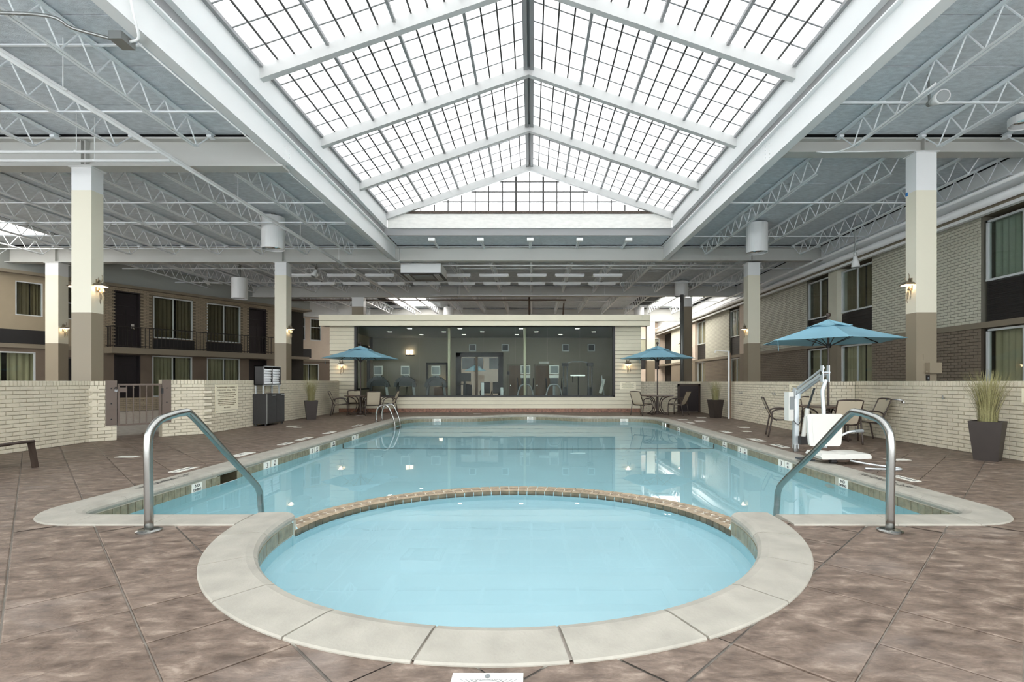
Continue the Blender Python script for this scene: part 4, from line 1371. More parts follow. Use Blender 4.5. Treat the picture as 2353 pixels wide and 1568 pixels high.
pipe('eave_pipe', [(10.95, -2, 5.90), (10.95, 46, 5.90)], .045, 'thinner white pipe above the eave of the right front', hangers=[(10.95, y, 5.90) for y in (9.0, 14.5, 17.8, 20.8, 25, 31)])
pipe('brown_pipe', [(-14, 29.2, 6.0), (2.0, 29.2, 6.0)], .045, 'dark brown pipe crossing above the gym roof', mt='brown_pipe')
pipe('brown_pipe', [(-.15, 29.6, 6.6), (-.15, 29.6, 4.0)], .05, 'dark brown riser behind the gym roof, nearer the middle', mt='brown_pipe')
pipe('brown_pipe', [(1.9, 29.6, 5.98), (1.75, 29.6, 4.0)], .04, 'thin dark brown drop behind the gym roof', mt='brown_pipe', hangers=[(1.9, 29.6, 5.9)])
pipe('white_pipe', [(-5.6, 27.6, 6.0), (8.2, 27.6, 6.0)], .04, 'white pipe in front of the shadowed beam above the gym', hangers=[(x, 27.6, 6.0) for x in (-4, 0, 4, 8)])
pipe('ceiling_conduit', [(-5.2, 20.9, 6.1), (8.6, 20.9, 6.1)], .03, 'white conduit just past the second cross beam')
pipe('steel_pole', [(7.35, 24.5, 0), (7.35, 24.5, 5.5)], .09, 'round grey pole behind the far right umbrella', mt='galv', cat='pole')
# conduit and box on the left girder
t = thing('junction_box', 'grey junction box with conduit on the left skylight girder', 'junction box', (-5.70, 6.95, 6.02))
MB().box(-5.80, -5.62, 6.85, 7.10, 5.95, 6.06).build('box', M['galv'], t)
MB().tube(spline([(-9.0, 6.6, 6.1), (-6.6, 6.6, 6.1), (-6.2, 6.75, 6.02), (-5.8, 6.95, 6.0)], 5), .022, 8).build('conduit', M['galv'], t, smooth=True)
MB().tube(spline([(-5.62, 7.0, 6.0), (-5.42, 6.9, 6.0), (-5.34, 6.7, 6.2), (-5.34, 6.6, 6.6)], 5), .018, 8).build('conduit', M['white'], t, smooth=True)
t = pipe('conduit', [(-5.585, 7.1, 6.05), (-5.585, 19.5, 6.05)], .014, 'thin white conduit clipped along the left girder flange')
pipe('conduit', spline([(6.62, 8.2, 6.14), (6.62, 10.4, 6.12), (6.2, 10.9, 6.26), (7.0, 10.95, 6.28), (8.4, 10.95, 6.3)], 5), .016, 'white conduit looping to the right column top')
# ================================================================== DRUM LIGHTS, FLOODS, STRIP LIGHTS
def drum(x, y, z0, z1, label, r=.345):
    t = thing('drum_light', label, 'ceiling light', (x, y, z0))
    sh = MB()
    n = 28; vs = []; fs = []
    for (rr, z) in ((r, z0), (r, z1), (r - .012, z1), (r - .012, z0)):
        for k in range(n):
            a = 2 * math.pi * k / n; vs.append((x + rr * math.cos(a), y + rr * math.sin(a), z))
    for i in range(4):
        for k in range(n):
            fs.append((i * n + k, i * n + (k + 1) % n, ((i + 1) % 4) * n + (k + 1) % n, ((i + 1) % 4) * n + k))
    sh.add(vs, fs); sh.build('drum_shade', M['white'], t, smooth=False)
    MB().lathe([(r - .012, 0), (r - .012, .01)], (x, y, z1 - .02), n).build('drum_top', M['white'], t)
    MB().lathe([(r - .02, 0), (.18, .14), (.1, .2)], (x, y, z0 + .02), n).build('reflector', M['chrome'], t, smooth=True)
    MB().cyl((x, y, z1 - .02), (x, y, DECK + .03), .06, 10).build('hanger', M['galv'], t)
drum(-8.37, 16.2, 5.53, 6.56, 'white drum light hanging left of the skylight, nearest')
drum(7.65, 17.0, 5.62, 6.74 - .14, 'white drum light hanging right of the skylight, nearest')
drum(-13.6, 23.3, 5.10, 6.05, 'white drum light before the balcony')
drum(8.0, 26.8, 5.80, 6.60, 'grey-looking drum light over the dark right column')
drum(-5.9, 35.5, 5.75, 6.5, 'small far drum light above the gym roof, left')
drum(7.6, 35.5, 5.75, 6.5, 'small far drum light above the gym roof, right')
drum(10.0, 10.1, 7.0 - .55, 6.6, 'white drum light cut by the right frame edge', r=.3)
def flood(p, aim, label, horn=.1):
    p = Vector(p); a = Vector(aim).normalized()
    t = thing('flood_light', label, 'floodlight', tuple(p))
    m = MB(); m.tube([p, p + a * .1, p + a * .2, p + a * .34], [.06, .075, horn, horn * 1.15], 14, cap=True)
    m.build('lamp_hood', M['white'], t, smooth=True)
    MB().tube([p + a * .345, p + a * .35], [horn * .95, horn * .9], 14).build('lens', M['grey_plastic'], t)
    MB().cyl(p - a * .02, p - a * .12, .05, 10).build('lamp_neck', M['galv'], t)
    MB().cyl(p - a * .1, (p.x - a.x * .15, p.y - a.y * .15, DECK + .02), .02, 8).build('bracket', M['galv'], t)
flood((6.98, 8.72, 6.12), (-.25, -1, -.25), 'bell-shaped floodlight under a right-hand joist')
flood((10.6, 16.4, 5.35), (.1, .1, -1), 'small white bell on a drop rod by the right eave', horn=.11)
flood((-9.15, 21.2, 6.0), (-.2, -.3, -1), 'small white bell light by the second left column')
flood((4.3, 24.2, 5.95), (.1, -1, -.2), 'small round floodlight between the strip lights')
for (row, y, z, nm) in ((0, 22.7, 6.02, 'nearer'), (1, 24.6, 6.02, 'farther')):
    proto = thing('strip_light', 'unlit white strip light, sixth from the left in the %s row above the gym' % nm, 'strip light', (-1.72, y, z), '%s row of strip lights' % nm)
    MB().box(-.66, .66, -.09, .09, .03, .10).build('housing', M['white'], proto, local=True)
    lens = MB(); lens.add([(-.68, -.11, .03), (.68, -.11, .03), (.68, .11, .03), (-.68, .11, .03), (-.62, -.07, -.03), (.62, -.07, -.03), (.62, .07, -.03), (-.62, .07, -.03)],
                          [(4, 7, 6, 5), (0, 4, 5, 1), (1, 5, 6, 2), (2, 6, 7, 3), (3, 7, 4, 0), (0, 1, 2, 3)])
    lens.build('lens', M['lamp_off'], proto, local=True)
    MB().cyl((0, 0, .1), (0, 0, .2), .03, 8).build('clamp', M['black'], proto, local=True)
    for k in range(-5, 4):
        if k == 0: continue
        dup(proto, (-1.72 + 1.72 * k, y, z), 0, 'unlit white strip light, %s from the left in the %s row above the gym' % (ORD[k + 5], nm))
# air-conditioning cassette
t = thing('air_unit', 'white ceiling air unit with dark grille past the second beam', 'air conditioner', (-4.6, 21.2, 5.68))
MB().box(-5.4, -3.75, 20.6, 22.0, 5.72, 6.12).build('housing', M['white'], t)
g = MB().box(-5.42, -3.73, 20.55, 22.05, 5.68, 5.72); g.build('grille_frame', M['dark_plastic'], t)
MB().box(-5.0, -4.15, 20.95, 21.65, 5.665, 5.68).build('intake_grille', M['grey_plastic'], t)
for k in range(4):
    for (a, b, c, d) in ((-5.3 + k * .06, -5.27 + k * .06, 20.7, 21.9), (-3.88 - k * .06, -3.85 - k * .06, 20.7, 21.9)):
        MB().box(a, b, c, d, 5.66, 5.68).build('slat', M['alu'], t)
# ================================================================== WALL SCONCES
def sconce(p, n, label, glow=True):
    p = Vector(p); n = Vector(n).normalized(); s = Vector((-n.y, n.x, 0)); z = Vector((0, 0, 1))
    t = thing('wall_sconce', label, 'wall lamp', tuple(p))
    MB().obox(p + n * .015, s * .045, n * .012, z * .13).build('back_plate', M['nickel'], t)
    sh = MB()
    a, b = .15, .13
    lo = [p + s * x + n * y + z * -.02 for x, y in ((-a, .0), (a, .0), (a * .8, .2), (-a * .8, .2))]
    hi = [p + s * x * .6 + n * y * .75 + z * .035 for x, y in ((-a, .0), (a, .0), (a * .8, .2), (-a * .8, .2))]
    sh.add(lo + hi, MB.BF); sh.build('shade', M['nickel'], t)
    MB().obox(p + n * .09 + z * -.028, s * .10, n * .07, z * .008).build('lamp_glass', M['lamp_warm'], t)
    for k, (dx, z0, z1, w_) in enumerate(((-.03, -.1, -.34, .05), (.02, -.08, -.42, -.05), (.05, -.12, -.36, .04), (.0, .05, .24, .05), (-.04, .04, .17, -.03))):
        pts = [p + s * (dx + w_ * math.sin(q * 2.6)) + n * (.05 + .03 * math.sin(q * 2)) + z * (z0 + (z1 - z0) * q) for q in (0, .25, .5, .75, 1)]
        MB().tube(pts, [.011, .012, .012, .01, .004], 6).build('vine', M['nickel'], t, smooth=True)
    for (dx, zz) in ((.06, .06), (.055, -.11)):
        MB().lathe([(.0, .05), (.035, -.03), (.03, -.035)], tuple(p + s * dx + n * .1 + z * zz), 8).build('bell_cup', M['nickel'], t)
    ld = bpy.data.lights.new('sconce_bulb', 'POINT'); ld.energy = 0.8; ld.color = (1, .74, .45); ld.shadow_soft_size = .05
    lo_ = bpy.data.objects.new('sconce_bulb', ld); COL.objects.link(lo_); lo_.parent = t; lo_.location = n * .1 + z * -.07
sconce((-9.68, 11.15, 3.39), (1, 0, 0), 'leafy metal wall lamp on the nearest left column')
sconce((-10.12, 11.2, 3.39), (-1, 0, 0), 'wall lamp peeking from the outer side of the nearest left column')
sconce((8.45, 11.15, 3.42), (-1, 0, 0), 'leafy metal wall lamp on the nearest right column')
sconce((-9.74, 20.06, 3.36), (1, 0, 0), 'leafy metal wall lamp on the second left column')
sconce((8.58, 20.06, 3.36), (-1, 0, 0), 'leafy metal wall lamp on the second right column')
sconce((-18.78, 20.06, 3.4), (1, 0, 0), 'leafy metal wall lamp on the far left cream column')
sconce((8.47, 28.3, 3.36), (-1, 0, 0), 'leafy metal wall lamp on the dark far right column')
sconce((-7.68, 20.23, 1.95), (0, -1, 0), 'leafy metal wall lamp under the left umbrella on the gym siding')
sconce((3.88, 20.23, 1.97), (0, -1, 0), 'leafy metal wall lamp on the gym siding by the notice')
# ================================================================== GLAZED GYM
FY = 20.25
FF = Fr((0, FY), (1, 0), (0, -1))
GXL, GXR = -8.17, 4.42
WXL, WXR, WZ0, WZ1 = -7.17, 3.36, .634, 3.55
gym = thing('wall_back', 'cream lap-sided gym front with a wide black-framed window', 'wall', (-1.9, FY, 0), kind='structure')
bk = MB()
bk.box(GXL, WXL, FY + .01, FY + .2, 0, 3.6); bk.box(WXR, GXR, FY + .01, FY + .2, 0, 3.6); bk.box(WXL, WXR, FY + .01, FY + .2, 0, WZ0)
bk.build('wall_core', M['siding_core'], gym)
def plank(x0, x1, z0, z1):
    z1 -= .012
    mb = MB()
    mb.add([(x0, FY + .01, z0), (x1, FY + .01, z0), (x1, FY + .01, z1), (x0, FY + .01, z1), (x0, FY - .024, z0), (x1, FY - .024, z0), (x1, FY - .008, z1), (x0, FY - .008, z1)],
           [(0, 1, 5, 4), (4, 5, 6, 7), (1, 2, 6, 5), (3, 0, 4, 7), (2, 3, 7, 6)])
    mb.build('siding_plank', M['siding'], gym)
z = .165; ex = .1555
while z < 3.5:
    z1 = min(z + ex, 3.52)
    if z + ex <= WZ0 + .03:
        plank(GXL, GXR, z, min(z1, WZ0))
    else:
        plank(GXL, WXL, z, z1); plank(WXR, GXR, z, z1)
    z += ex
x = GXL
while x < GXR - .1:
    x2 = min(x + .6, GXR)
    MB().box(x + .002, x2 - .002, FY - .03, FY + .01, 0, .163).build('granite_base_tile', M['granite'], gym); x = x2
for (z0, z1, y0) in ((3.46, 3.66, 19.80), (3.66, 3.90, 19.77)):
    MB().box(-8.42, 4.68, y0, 20.0, z0, z1 - .012).build('fascia_board', M['siding'], gym)
MB().box(-8.40, 4.66, 19.99, 26.0, 3.62, 3.88).build('roof_slab', M['siding'], gym)
MB().box(-8.40, 4.66, 19.82, FY + .1, 3.47, 3.5).build('soffit', M['taupe_trim'], gym)
win = thing('window_%d' % (WN[0] + 1), 'wide frameless gym window with black surround', 'window', (-1.9, FY, WZ0), kind='structure')
fr = MB()
fr.box(WXL, WXL + .09, FY - .05, FY + .12, WZ0, WZ1); fr.box(WXR - .09, WXR, FY - .05, FY + .12, WZ0, WZ1)
fr.box(WXL, WXR, FY - .05, FY + .12, WZ0, WZ0 + .045); fr.box(WXL, WXR, FY - .05, FY + .12, WZ1 - .09, WZ1)
fr.build('window_frame', M['black'], win)
xs = [WXL + .09, -5.86, -4.56, -3.26, -1.96, -.66, .64, 1.94, WXR - .09]
for a, b in zip(xs, xs[1:]):
    MB().box(a + .006, b - .006, FY + .03, FY + .045, WZ0 + .045, WZ1 - .09).build('pane', M['gym_glass'], win)
# the room behind
GB = 25.4
room = MB()
room.box(GXL + .0, GXL + .1, 21.0, GB, 0, .9); room.box(GXL, GXL + .1, 21.0, GB, 2.95, 3.6); room.box(GXL, GXL + .1, FY + .2, 21.0, 0, 3.6); room.box(GXL, GXL + .1, 24.9, GB, 0, 3.6)
room.box(GXR - .1, GXR, FY + .2, GB, 0, 3.6)
room.box(GXL, -3.85, GB, GB + .1, 0, 3.6); room.box(-1.45, GXR, GB, GB + .1, 0, 3.6); room.box(-3.85, -1.45, GB, GB + .1, 2.72, 3.6); room.box(-3.85, -1.45, GB, GB + .1, 0, .35)
r = room.build('wall_gym_inside', M['gym_wall']); tag(r, 'grey-taupe back and side walls inside the gym', 'wall', kind='structure')
o = MB().box(GXL, GXR, FY + .1, GB + .1, 3.47, 3.55).build('ceiling_gym', M['gym_ceiling']); tag(o, 'dim white gym ceiling with square downlights', 'ceiling', kind='structure')
o = MB().box(GXL, GXR, FY + .2, GB + .1, .0, .12).build('floor_gym', M['gym_floor']); tag(o, 'dark rubber gym floor', 'floor', kind='structure')
for k, (x, y) in enumerate([(-5.1, 20.9), (-3.0, 20.9), (-.45, 20.9), (1.9, 20.9), (-6.3, 22.2), (-3.9, 22.2), (-2.2, 22.2), (.2, 22.2), (2.75, 22.2), (-5.2, 23.6), (-3.2, 23.6), (-.7, 23.6), (1.35, 23.6)]):
    t = thing('downlight', 'small square downlight in the gym ceiling, %s from the left in the %s row' % (ORD[k if k < 4 else (k - 4 if k < 9 else k - 9)], 'front' if k < 4 else ('middle' if k < 9 else 'back')), 'downlight', (x, y, 3.47), 'gym downlights')
    MB().box(-.11, .11, -.11, .11, -.015, 0).build('trim_ring', M['gym_ceiling'], t, local=True)
    MB().box(-.075, .075, -.05, .05, -.02, -.012).build('lamp_glass', M['lamp_white'], t, local=True)
# side glazing of the gym
sw = thing('window_%d' % (WN[0] + 2), 'dark-framed side window at the left of the gym', 'window', (GXL, 23, .9), kind='structure')
fb = MB(); fb.box(GXL - .02, GXL + .12, 21.0, 24.9, .86, .92); fb.box(GXL - .02, GXL + .12, 21.0, 24.9, 2.93, 3.0)
for y in (21.0, 22.95, 24.85): fb.box(GXL - .02, GXL + .12, y, y + .06, .9, 2.95)
fb.build('window_frame', M['black'], sw)
for y in (21.06, 23.01): MB().box(GXL + .03, GXL + .045, y, y + 1.85, .92, 2.93).build('pane', M['glass'], sw)
# inner dark-framed window through to the far hall
iw = thing('window_%d' % (WN[0] + 3), 'black-framed inner window at the back of the gym', 'window', (-2.65, GB, .35), kind='structure')
fb = MB(); fb.box(-3.85, -3.6, GB - .05, GB + .12, .35, 2.72); fb.box(-1.7, -1.45, GB - .05, GB + .12, .35, 2.72); fb.box(-3.85, -1.45, GB - .05, GB + .12, 2.5, 2.72); fb.box(-3.85, -1.45, GB - .05, GB + .12, .35, .5)
fb.build('window_frame', M['black'], iw)
MB().box(-2.86, -2.74, GB - .02, GB + .06, .5, 2.5).build('mullion', M['wood'], iw)
MB().box(-3.6, -1.7, GB + .02, GB + .035, .5, 2.5).build('pane', M['clear'], iw)
# far hall front seen through it
FB = Fr((0, 46.0), (1, 0), (0, -1))
o = MB().box(-26, 12.6, 46.0, 46.4, 0, 6.66).build('wall_back_far', M['stucco_pink']); tag(o, 'pale front at the far end of the hall', 'wall', kind='structure')
for k, x in enumerate((-6.4, -3.9, 2.5, 9.8)):
    window(FB, x, x + 1.9, 3.5, 5.2, 'far upper window on the end wall beyond the gym, %s from the left' % ORD[k], 'curtain_sheer', rec=.06)
    panel(FB, x, x + 1.9, .0, .05, 2.4, 3.4, 'vent_panel', M['black_panel'], o)
# cream posts inside
for (x, lab) in ((-3.43, 'cream round post inside the gym, nearer the treadmills'), (-.29, 'cream round post inside the gym, by the cross trainer')):
    o = MB().cyl((x, 20.75, .12), (x, 20.75, 3.47), .055, 14).build('post', M['gym_cream'], smooth=True)
    tag(o, lab, 'post', kind='structure')
# framed pictures
for k, (x, wd) in enumerate(((-3.0, .36), (-1.35, .36), (1.72, .36), (3.02, .36))):
    t = thing('framed_picture', 'small square white-framed picture on the gym back wall, %s from the left' % ('first', 'second', 'third', 'fourth')[k], 'picture', (x, GB - .03, 2.95))
    x0 = x - wd / 2
    f = MB(); f.box(x0, x0 + wd, GB - .04, GB, 2.78, 2.82); f.box(x0, x0 + wd, GB - .04, GB, 3.10, 3.14); f.box(x0, x0 + .04, GB - .04, GB, 2.78, 3.14); f.box(x0 + wd - .04, x0 + wd, GB - .04, GB, 2.78, 3.14)
    f.build('picture_frame', M['white'], t)
    MB().box(x0 + .04, x0 + wd - .04, GB - .02, GB, 2.82, 3.10).build('picture_print', M['dark_plastic'], t)
for k, (x, lab) in enumerate(((-.72, 'brown veneer door in the gym, left one'), (.62, 'brown veneer door in the gym, right one'))):
    t = thing('door_%d' % (6 + k), lab, 'door', (x, GB, .12), kind='structure')
    MB().box(x - .45, x + .45, GB - .03, GB, .12, 2.05).build('door_leaf', M['wood'], t)
    f = MB(); f.box(x - .52, x - .45, GB - .05, GB, .12, 2.12); f.box(x + .45, x + .52, GB - .05, GB, .12, 2.12); f.box(x - .52, x + .52, GB - .05, GB, 2.05, 2.12)
    f.build('door_jamb', M['taupe_trim'], t)
    MB().cyl((x - .35, GB - .03, 1.05), (x - .35, GB - .1, 1.05), .03).build('door_handle', M['steel'], t)
t = thing('exit_sign', 'white sign box over the right gym door', 'sign', (.62, GB - .05, 2.2)); MB().box(.36, .88, GB - .08, GB, 2.14, 2.26).build('sign_box', M['plastic'], t)
t = thing('wall_speaker', 'small dark box on the gym back wall beside the inner window', 'box', (-1.2, GB, 1.7)); MB().box(-1.25, -1.13, GB - .05, GB, 1.6, 1.75).build('case', M['black'], t)
# warm glowing doorway beyond the treadmills
t = thing('door_8', 'doorway behind the treadmills with a warm lamp beyond', 'door', (-4.8, GB, .12), kind='structure')
f = MB(); f.box(-5.35, -5.25, GB - .06, GB, .12, 2.2); f.box(-4.35, -4.25, GB - .06, GB, .12, 2.2); f.box(-5.35, -4.25, GB - .06, GB, 2.1, 2.2); f.build('door_jamb', M['black'], t)
MB().box(-5.25, -4.35, GB - .02, GB, .12, 2.1).build('door_leaf', M['gym_wall'], t)
t = thing('table_lamp', 'small warm lamp glowing behind the treadmills', 'lamp', (-4.55, GB - .35, 1.0))
MB().lathe([(.09, 0), (.12, .02), (.03, .05), (.02, .25)], (-4.55, GB - .3, .95), 12).build('base', M['bronze'], t)
MB().lathe([(.12, 0), (.08, .2)], (-4.55, GB - .3, 1.15), 14).build('shade', M['lamp_warm'], t)
o = MB().box(-4.85, -4.25, GB - .5, GB - .1, .12, .95).build('lamp_stand', M['wood']); tag(o, 'dark wooden stand under the gym lamp', 'stand')
t = thing('wall_lantern', 'amber double lantern on the gym wall', 'wall lamp', (-6.2, GB - .1, 2.75))
for x in (-6.28, -6.08): MB().box(x - .07, x + .07, GB - .16, GB - .02, 2.62, 2.85).build('lantern_glass', M['lamp_warm'], t)
MB().box(-6.4, -5.95, GB - .04, GB, 2.55, 2.6).build('bracket', M['black'], t)

# ---- machines
def treadmill(x, y, label, arch='dark_plastic'):
    t = thing('treadmill', label, 'treadmill', (x, y, .12), 'row of treadmills')
    a = PLOC[t.name]
    MB().box(x - .36, x + .36, y - .1, y + 1.5, .14, .30).build('running_deck', M['dark_plastic'], t)
    for s in (-1, 1):
        MB().bar((x + s * .42, y + .05, .2), (x + s * .30, y - .02, 1.18), .07, .10).build('upright', M['galv'], t)
    ar = MB()
    pts = [(x - .40, y, 1.02), (x - .36, y, 1.22), (x - .2, y, 1.36), (x, y, 1.40), (x + .2, y, 1.36), (x + .36, y, 1.22), (x + .40, y, 1.02)]
    for p, q in zip(pts, pts[1:]): ar.bar(p, q, .14, .2, up=(0, 1, 0))
    ar.build('console_arch', M[arch], t)
    MB().box(x - .26, x + .26, y - .06, y + .06, 1.05, 1.36).build('console', M[arch], t)
    MB().box(x - .13, x + .13, y - .05, y + .05, 1.42, 1.50).build('monitor_stand', M['grey_plastic'], t)
    MB().box(x - .185, x + .185, y - .05, y + .03, 1.52, 1.90).build('monitor_case', M['plastic'], t)
    MB().box(x - .15, x + .15, y - .06, y - .05, 1.56, 1.86).build('monitor_back', M['grey_plastic'], t)
    for s in (-1, 1): MB().cyl((x + s * .36, y, 1.1), (x + s * .36, y + .5, 1.05), .025, 8).build('handrail', M['dark_plastic'], t)
treadmill(-6.42, 20.95, 'treadmill in the gym window, left one under the umbrella')
treadmill(-5.30, 21.0, 'treadmill in the gym window, middle one')
treadmill(-4.02, 21.0, 'treadmill in the gym window, right one by the cream post')
def elliptical(x, y, label):
    t = thing('cross_trainer', label, 'cross trainer', (x, y, .12), 'pair of cross trainers')
    MB().tube(spline([(x - .38, y, .14), (x - .32, y, .7), (x - .2, y, 1.05), (x, y, 1.12), (x + .2, y, 1.05), (x + .32, y, .7), (x + .38, y, .14)], 5), .035, 8).build('arch_frame', M['galv'], t, smooth=True)
    MB().box(x - .18, x + .18, y - .05, y + .2, .16, .62).build('flywheel_cover', M['grey_plastic'], t)
    MB().bar((x, y + .05, .6), (x, y + .05, 1.25), .1, .08, up=(0, 1, 0)).build('mast', M['grey_plastic'], t)
    MB().box(x - .17, x + .17, y - .03, y + .05, 1.15, 1.42).build('console', M['dark_plastic'], t)
    MB().box(x - .2, x + .2, y - .04, y + .04, 1.40, 1.52).build('console_hood', M['plastic'], t)
    MB().box(x - .2, x + .2, y - .05, y + .03, 1.56, 1.94).build('monitor_case', M['plastic'], t)
    MB().box(x - .16, x + .16, y - .06, y - .05, 1.60, 1.90).build('monitor_back', M['grey_plastic'], t)
    for s in (-1, 1):
        MB().tube(spline([(x + s * .28, y + .3, .5), (x + s * .32, y + .25, 1.0), (x + s * .34, y + .15, 1.4)], 4), .022, 8).build('handle', M['black'], t, smooth=True)
        MB().box(x + s * .2 - .09, x + s * .2 + .09, y + .3, y + .8, .3, .36).build('pedal', M['dark_plastic'], t)
    MB().box(x - .36, x + .36, y + .9, y + 1.0, .12, .2).build('rear_foot', M['galv'], t)
elliptical(-.27, 21.15, 'cross trainer in the gym behind the cream post')
elliptical(.94, 21.15, 'cross trainer in the gym standing clear of the post')
t = thing('cable_machine', 'black dual-tower cable machine at the right of the gym', 'cable machine', (2.0, 21.8, .12))
for s in (-1, 1):
    for d in (0, .16):
        MB().box(2.0 + s * (.46 + d) - .025, 2.0 + s * (.46 + d) + .025, 21.8, 21.85, .12, 2.0).build('tower_post', M['dark_plastic'], t)
    MB().box(2.0 + s * .54 - .1, 2.0 + s * .54 + .1, 21.86, 22.0, .15, 1.0).build('weight_stack', M['black'], t)
    MB().box(2.0 + s * .54 - .14, 2.0 + s * .54 + .14, 21.75, 21.95, 1.92, 2.06).build('pulley_box', M['black'], t)
MB().tube(spline([(1.5, 21.8, 1.98), (1.7, 21.8, 2.1), (2.3, 21.8, 2.1), (2.5, 21.8, 1.98)], 5), .025, 8).build('chin_bar', M['galv'], t, smooth=True)
MB().box(1.68, 2.32, 21.75, 21.8, 1.48, 1.54).build('cross_bar', M['steel'], t)
MB().cyl((2.02, 21.78, .3), (2.02, 21.78, 1.5), .018, 8).build('cable_post', M['black'], t)
MB().cyl((1.78, 21.78, 1.2), (1.78, 21.78, 1.5), .02, 8).build('pull_handle', M['black'], t)
MB().box(1.42, 2.58, 21.7, 22.05, .12, .18).build('base_frame', M['dark_plastic'], t)
t = thing('weight_bench', 'white reclining bench at the right end of the gym', 'bench', (3.0, 21.4, .12))
MB().bar((2.95, 21.6, .75), (3.12, 21.6, 1.35), .12, .12, up=(0, 1, 0)).build('backrest', M['plastic'], t)
MB().box(2.75, 3.15, 21.4, 21.7, .5, .62).build('seat', M['plastic'], t)
MB().bar((3.18, 21.55, .12), (3.0, 21.55, 1.5), .04, .04).build('frame', M['galv'], t)
MB().bar((2.78, 21.55, .12), (2.9, 21.55, .55), .05, .05).build('leg', M['galv'], t)
def office_chair(x, y, label):
    t = thing('office_chair', label, 'chair', (x, y, .12), 'office chairs in the gym back')
    MB().lathe([(.22, 0), (.25, .03), (.25, .08), (.2, .1)], (x, y, .48), 16).build('seat', M['black'], t)
    b = MB(); b.obox((x, y - .22, .95), (.23, 0, 0), (0, .025, 0), (0, 0, .27)); b.build('backrest', M['black'], t)
    MB().cyl((x, y, .2), (x, y, .5), .03, 8).build('gas_post', M['galv'], t)
    for k in range(5):
        a = k * 2 * math.pi / 5
        MB().bar((x, y, .22), (x + .28 * math.cos(a), y + .28 * math.sin(a), .15), .04, .04).build('leg', M['black'], t)
    for s in (-1, 1): MB().tube([(x + s * .25, y - .1, .55), (x + s * .29, y, .75), (x + s * .28, y + .15, .78)], .02, 6).build('armrest', M['black'], t, smooth=True)
office_chair(-1.62, 24.0, 'black office chair at the back of the gym, right one')
office_chair(-2.25, 24.5, 'black office chair at the back of the gym, left one')
t = thing('exercise_bike', 'dark recumbent bike before the inner window', 'exercise bike', (-3.0, 22.3, .12))
MB().box(-3.3, -2.72, 22.3, 22.36, 1.25, 1.62).build('console', M['black'], t)
MB().bar((-3.0, 22.35, .4), (-3.0, 22.33, 1.3), .08, .1, up=(0, 1, 0)).build('mast', M['dark_plastic'], t)
MB().box(-3.15, -2.85, 22.2, 23.0, .14, .5).build('flywheel_cover', M['dark_plastic'], t)
MB().tube([(-3.3, 22.4, 1.05), (-3.15, 22.35, 1.12), (-2.85, 22.35, 1.12), (-2.7, 22.4, 1.05)], .025, 8).build('handlebar', M['black'], t, smooth=True)
MB().box(-3.2, -2.8, 23.3, 23.4, .5, 1.1).build('backrest', M['black'], t); MB().box(-3.2, -2.8, 22.95, 23.35, .45, .52).build('seat', M['black'], t)
t = thing('notice_board', 'white notice on an easel behind the treadmills', 'notice', (-6.0, 24.0, .12))
MB().box(-6.15, -5.85, 24.0, 24.03, 1.0, 1.75).build('board', M['plastic'], t)
MB().cyl((-6.1, 24.05, .12), (-6.0, 24.05, 1.1), .015, 6).build('leg', M['black'], t); MB().cyl((-5.9, 24.05, .12), (-6.0, 24.05, 1.1), .015, 6).build('leg', M['black'], t)
MB().box(-6.08, -5.92, 23.995, 24.0, 1.15, 1.6).build('figure_print', M['grey_plastic'], t)
for k, x in enumerate((-2.05, -1.25)):
    t = thing('dumbbell_post', 'short pale stanchion inside the gym window, %s' % ('left one', 'right one')[k], 'post', (x, 20.9, .12))
    MB().box(x - .06, x + .06, 20.86, 20.94, .12, 1.2 - .2 * k).build('post_body', M['galv'], t)
    MB().box(x - .08, x + .08, 20.84, 20.96, .12, .16).build('foot', M['dark_plastic'], t)
# notice on the right gym pier
nt_ = thing('notice_sign', 'cream rules notice on the gym siding beside the right table', 'sign', (3.88, FY - .03, 1.1))
MB().box(3.56, 4.21, FY - .035, FY - .025, .93, 1.23).build('sign_plate', M['sign'], nt_)
for k in range(7):
    w_ = (.2, .5, .46, .52, .44, .5, .4)[k]
    MB().box(3.885 - w_ / 2, 3.885 + w_ / 2, FY - .0365, FY - .035, 1.19 - k * .036, 1.198 - k * .036).build('print_line', M['brown_ink'], nt_)
# dark hatch in the back wall
ht = thing('access_hatch', 'dark brown square hatch in the back brick wall', 'hatch', (6.4, 20.4, 0))
f = MB(); f.box(5.93, 6.01, 20.33, 20.41, 0, 1.15); f.box(6.77, 6.85, 20.33, 20.41, 0, 1.15); f.box(5.93, 6.85, 20.33, 20.41, 1.07, 1.15)
f.build('hatch_frame', M['bronze'], ht)
MB().box(6.01, 6.77, 20.37, 20.405, .02, 1.07).build('hatch_panel', M['door_black'], ht)
# ================================================================== GATE
G0, G1 = Vector((-8.84, 10.66)), Vector((-8.33, 11.27))
td = (G1 - G0).normalized()
FGt = Fr(tuple(G0), tuple(td), (td.y, -td.x)); GLn = (G1 - G0).length
t = thing('pool_gate', 'brown metal barred gate in the left brick wall', 'gate', (-8.58, 10.96, 0))
for (a, b, nm) in ((-.19, .0, 0), (GLn, GLn + .17, 1)):
    mb = MB(); FGt.box(mb, a, b, -.26, .025, .32, 1.27 + .02 * nm); pp = mb.build('gate_post', M['gate'], t)
    for z in (.45, .78, 1.1):
        q = MB(); q.cyl(FGt.p((a + b) / 2, .025, z), FGt.p((a + b) / 2, .04, z), .014, 8); q.build('bolt', M['black'], pp)
f = MB()
FGt.box(f, .01, .05, -.03, .015, .30, 1.2); FGt.box(f, GLn - .05, GLn - .01, -.03, .015, .30, 1.2)
FGt.box(f, .01, GLn - .01, -.03, .015, 1.16, 1.2); FGt.box(f, .01, GLn - .01, -.03, .015, .30, .34)
f.build('gate_frame', M['gate'], t)
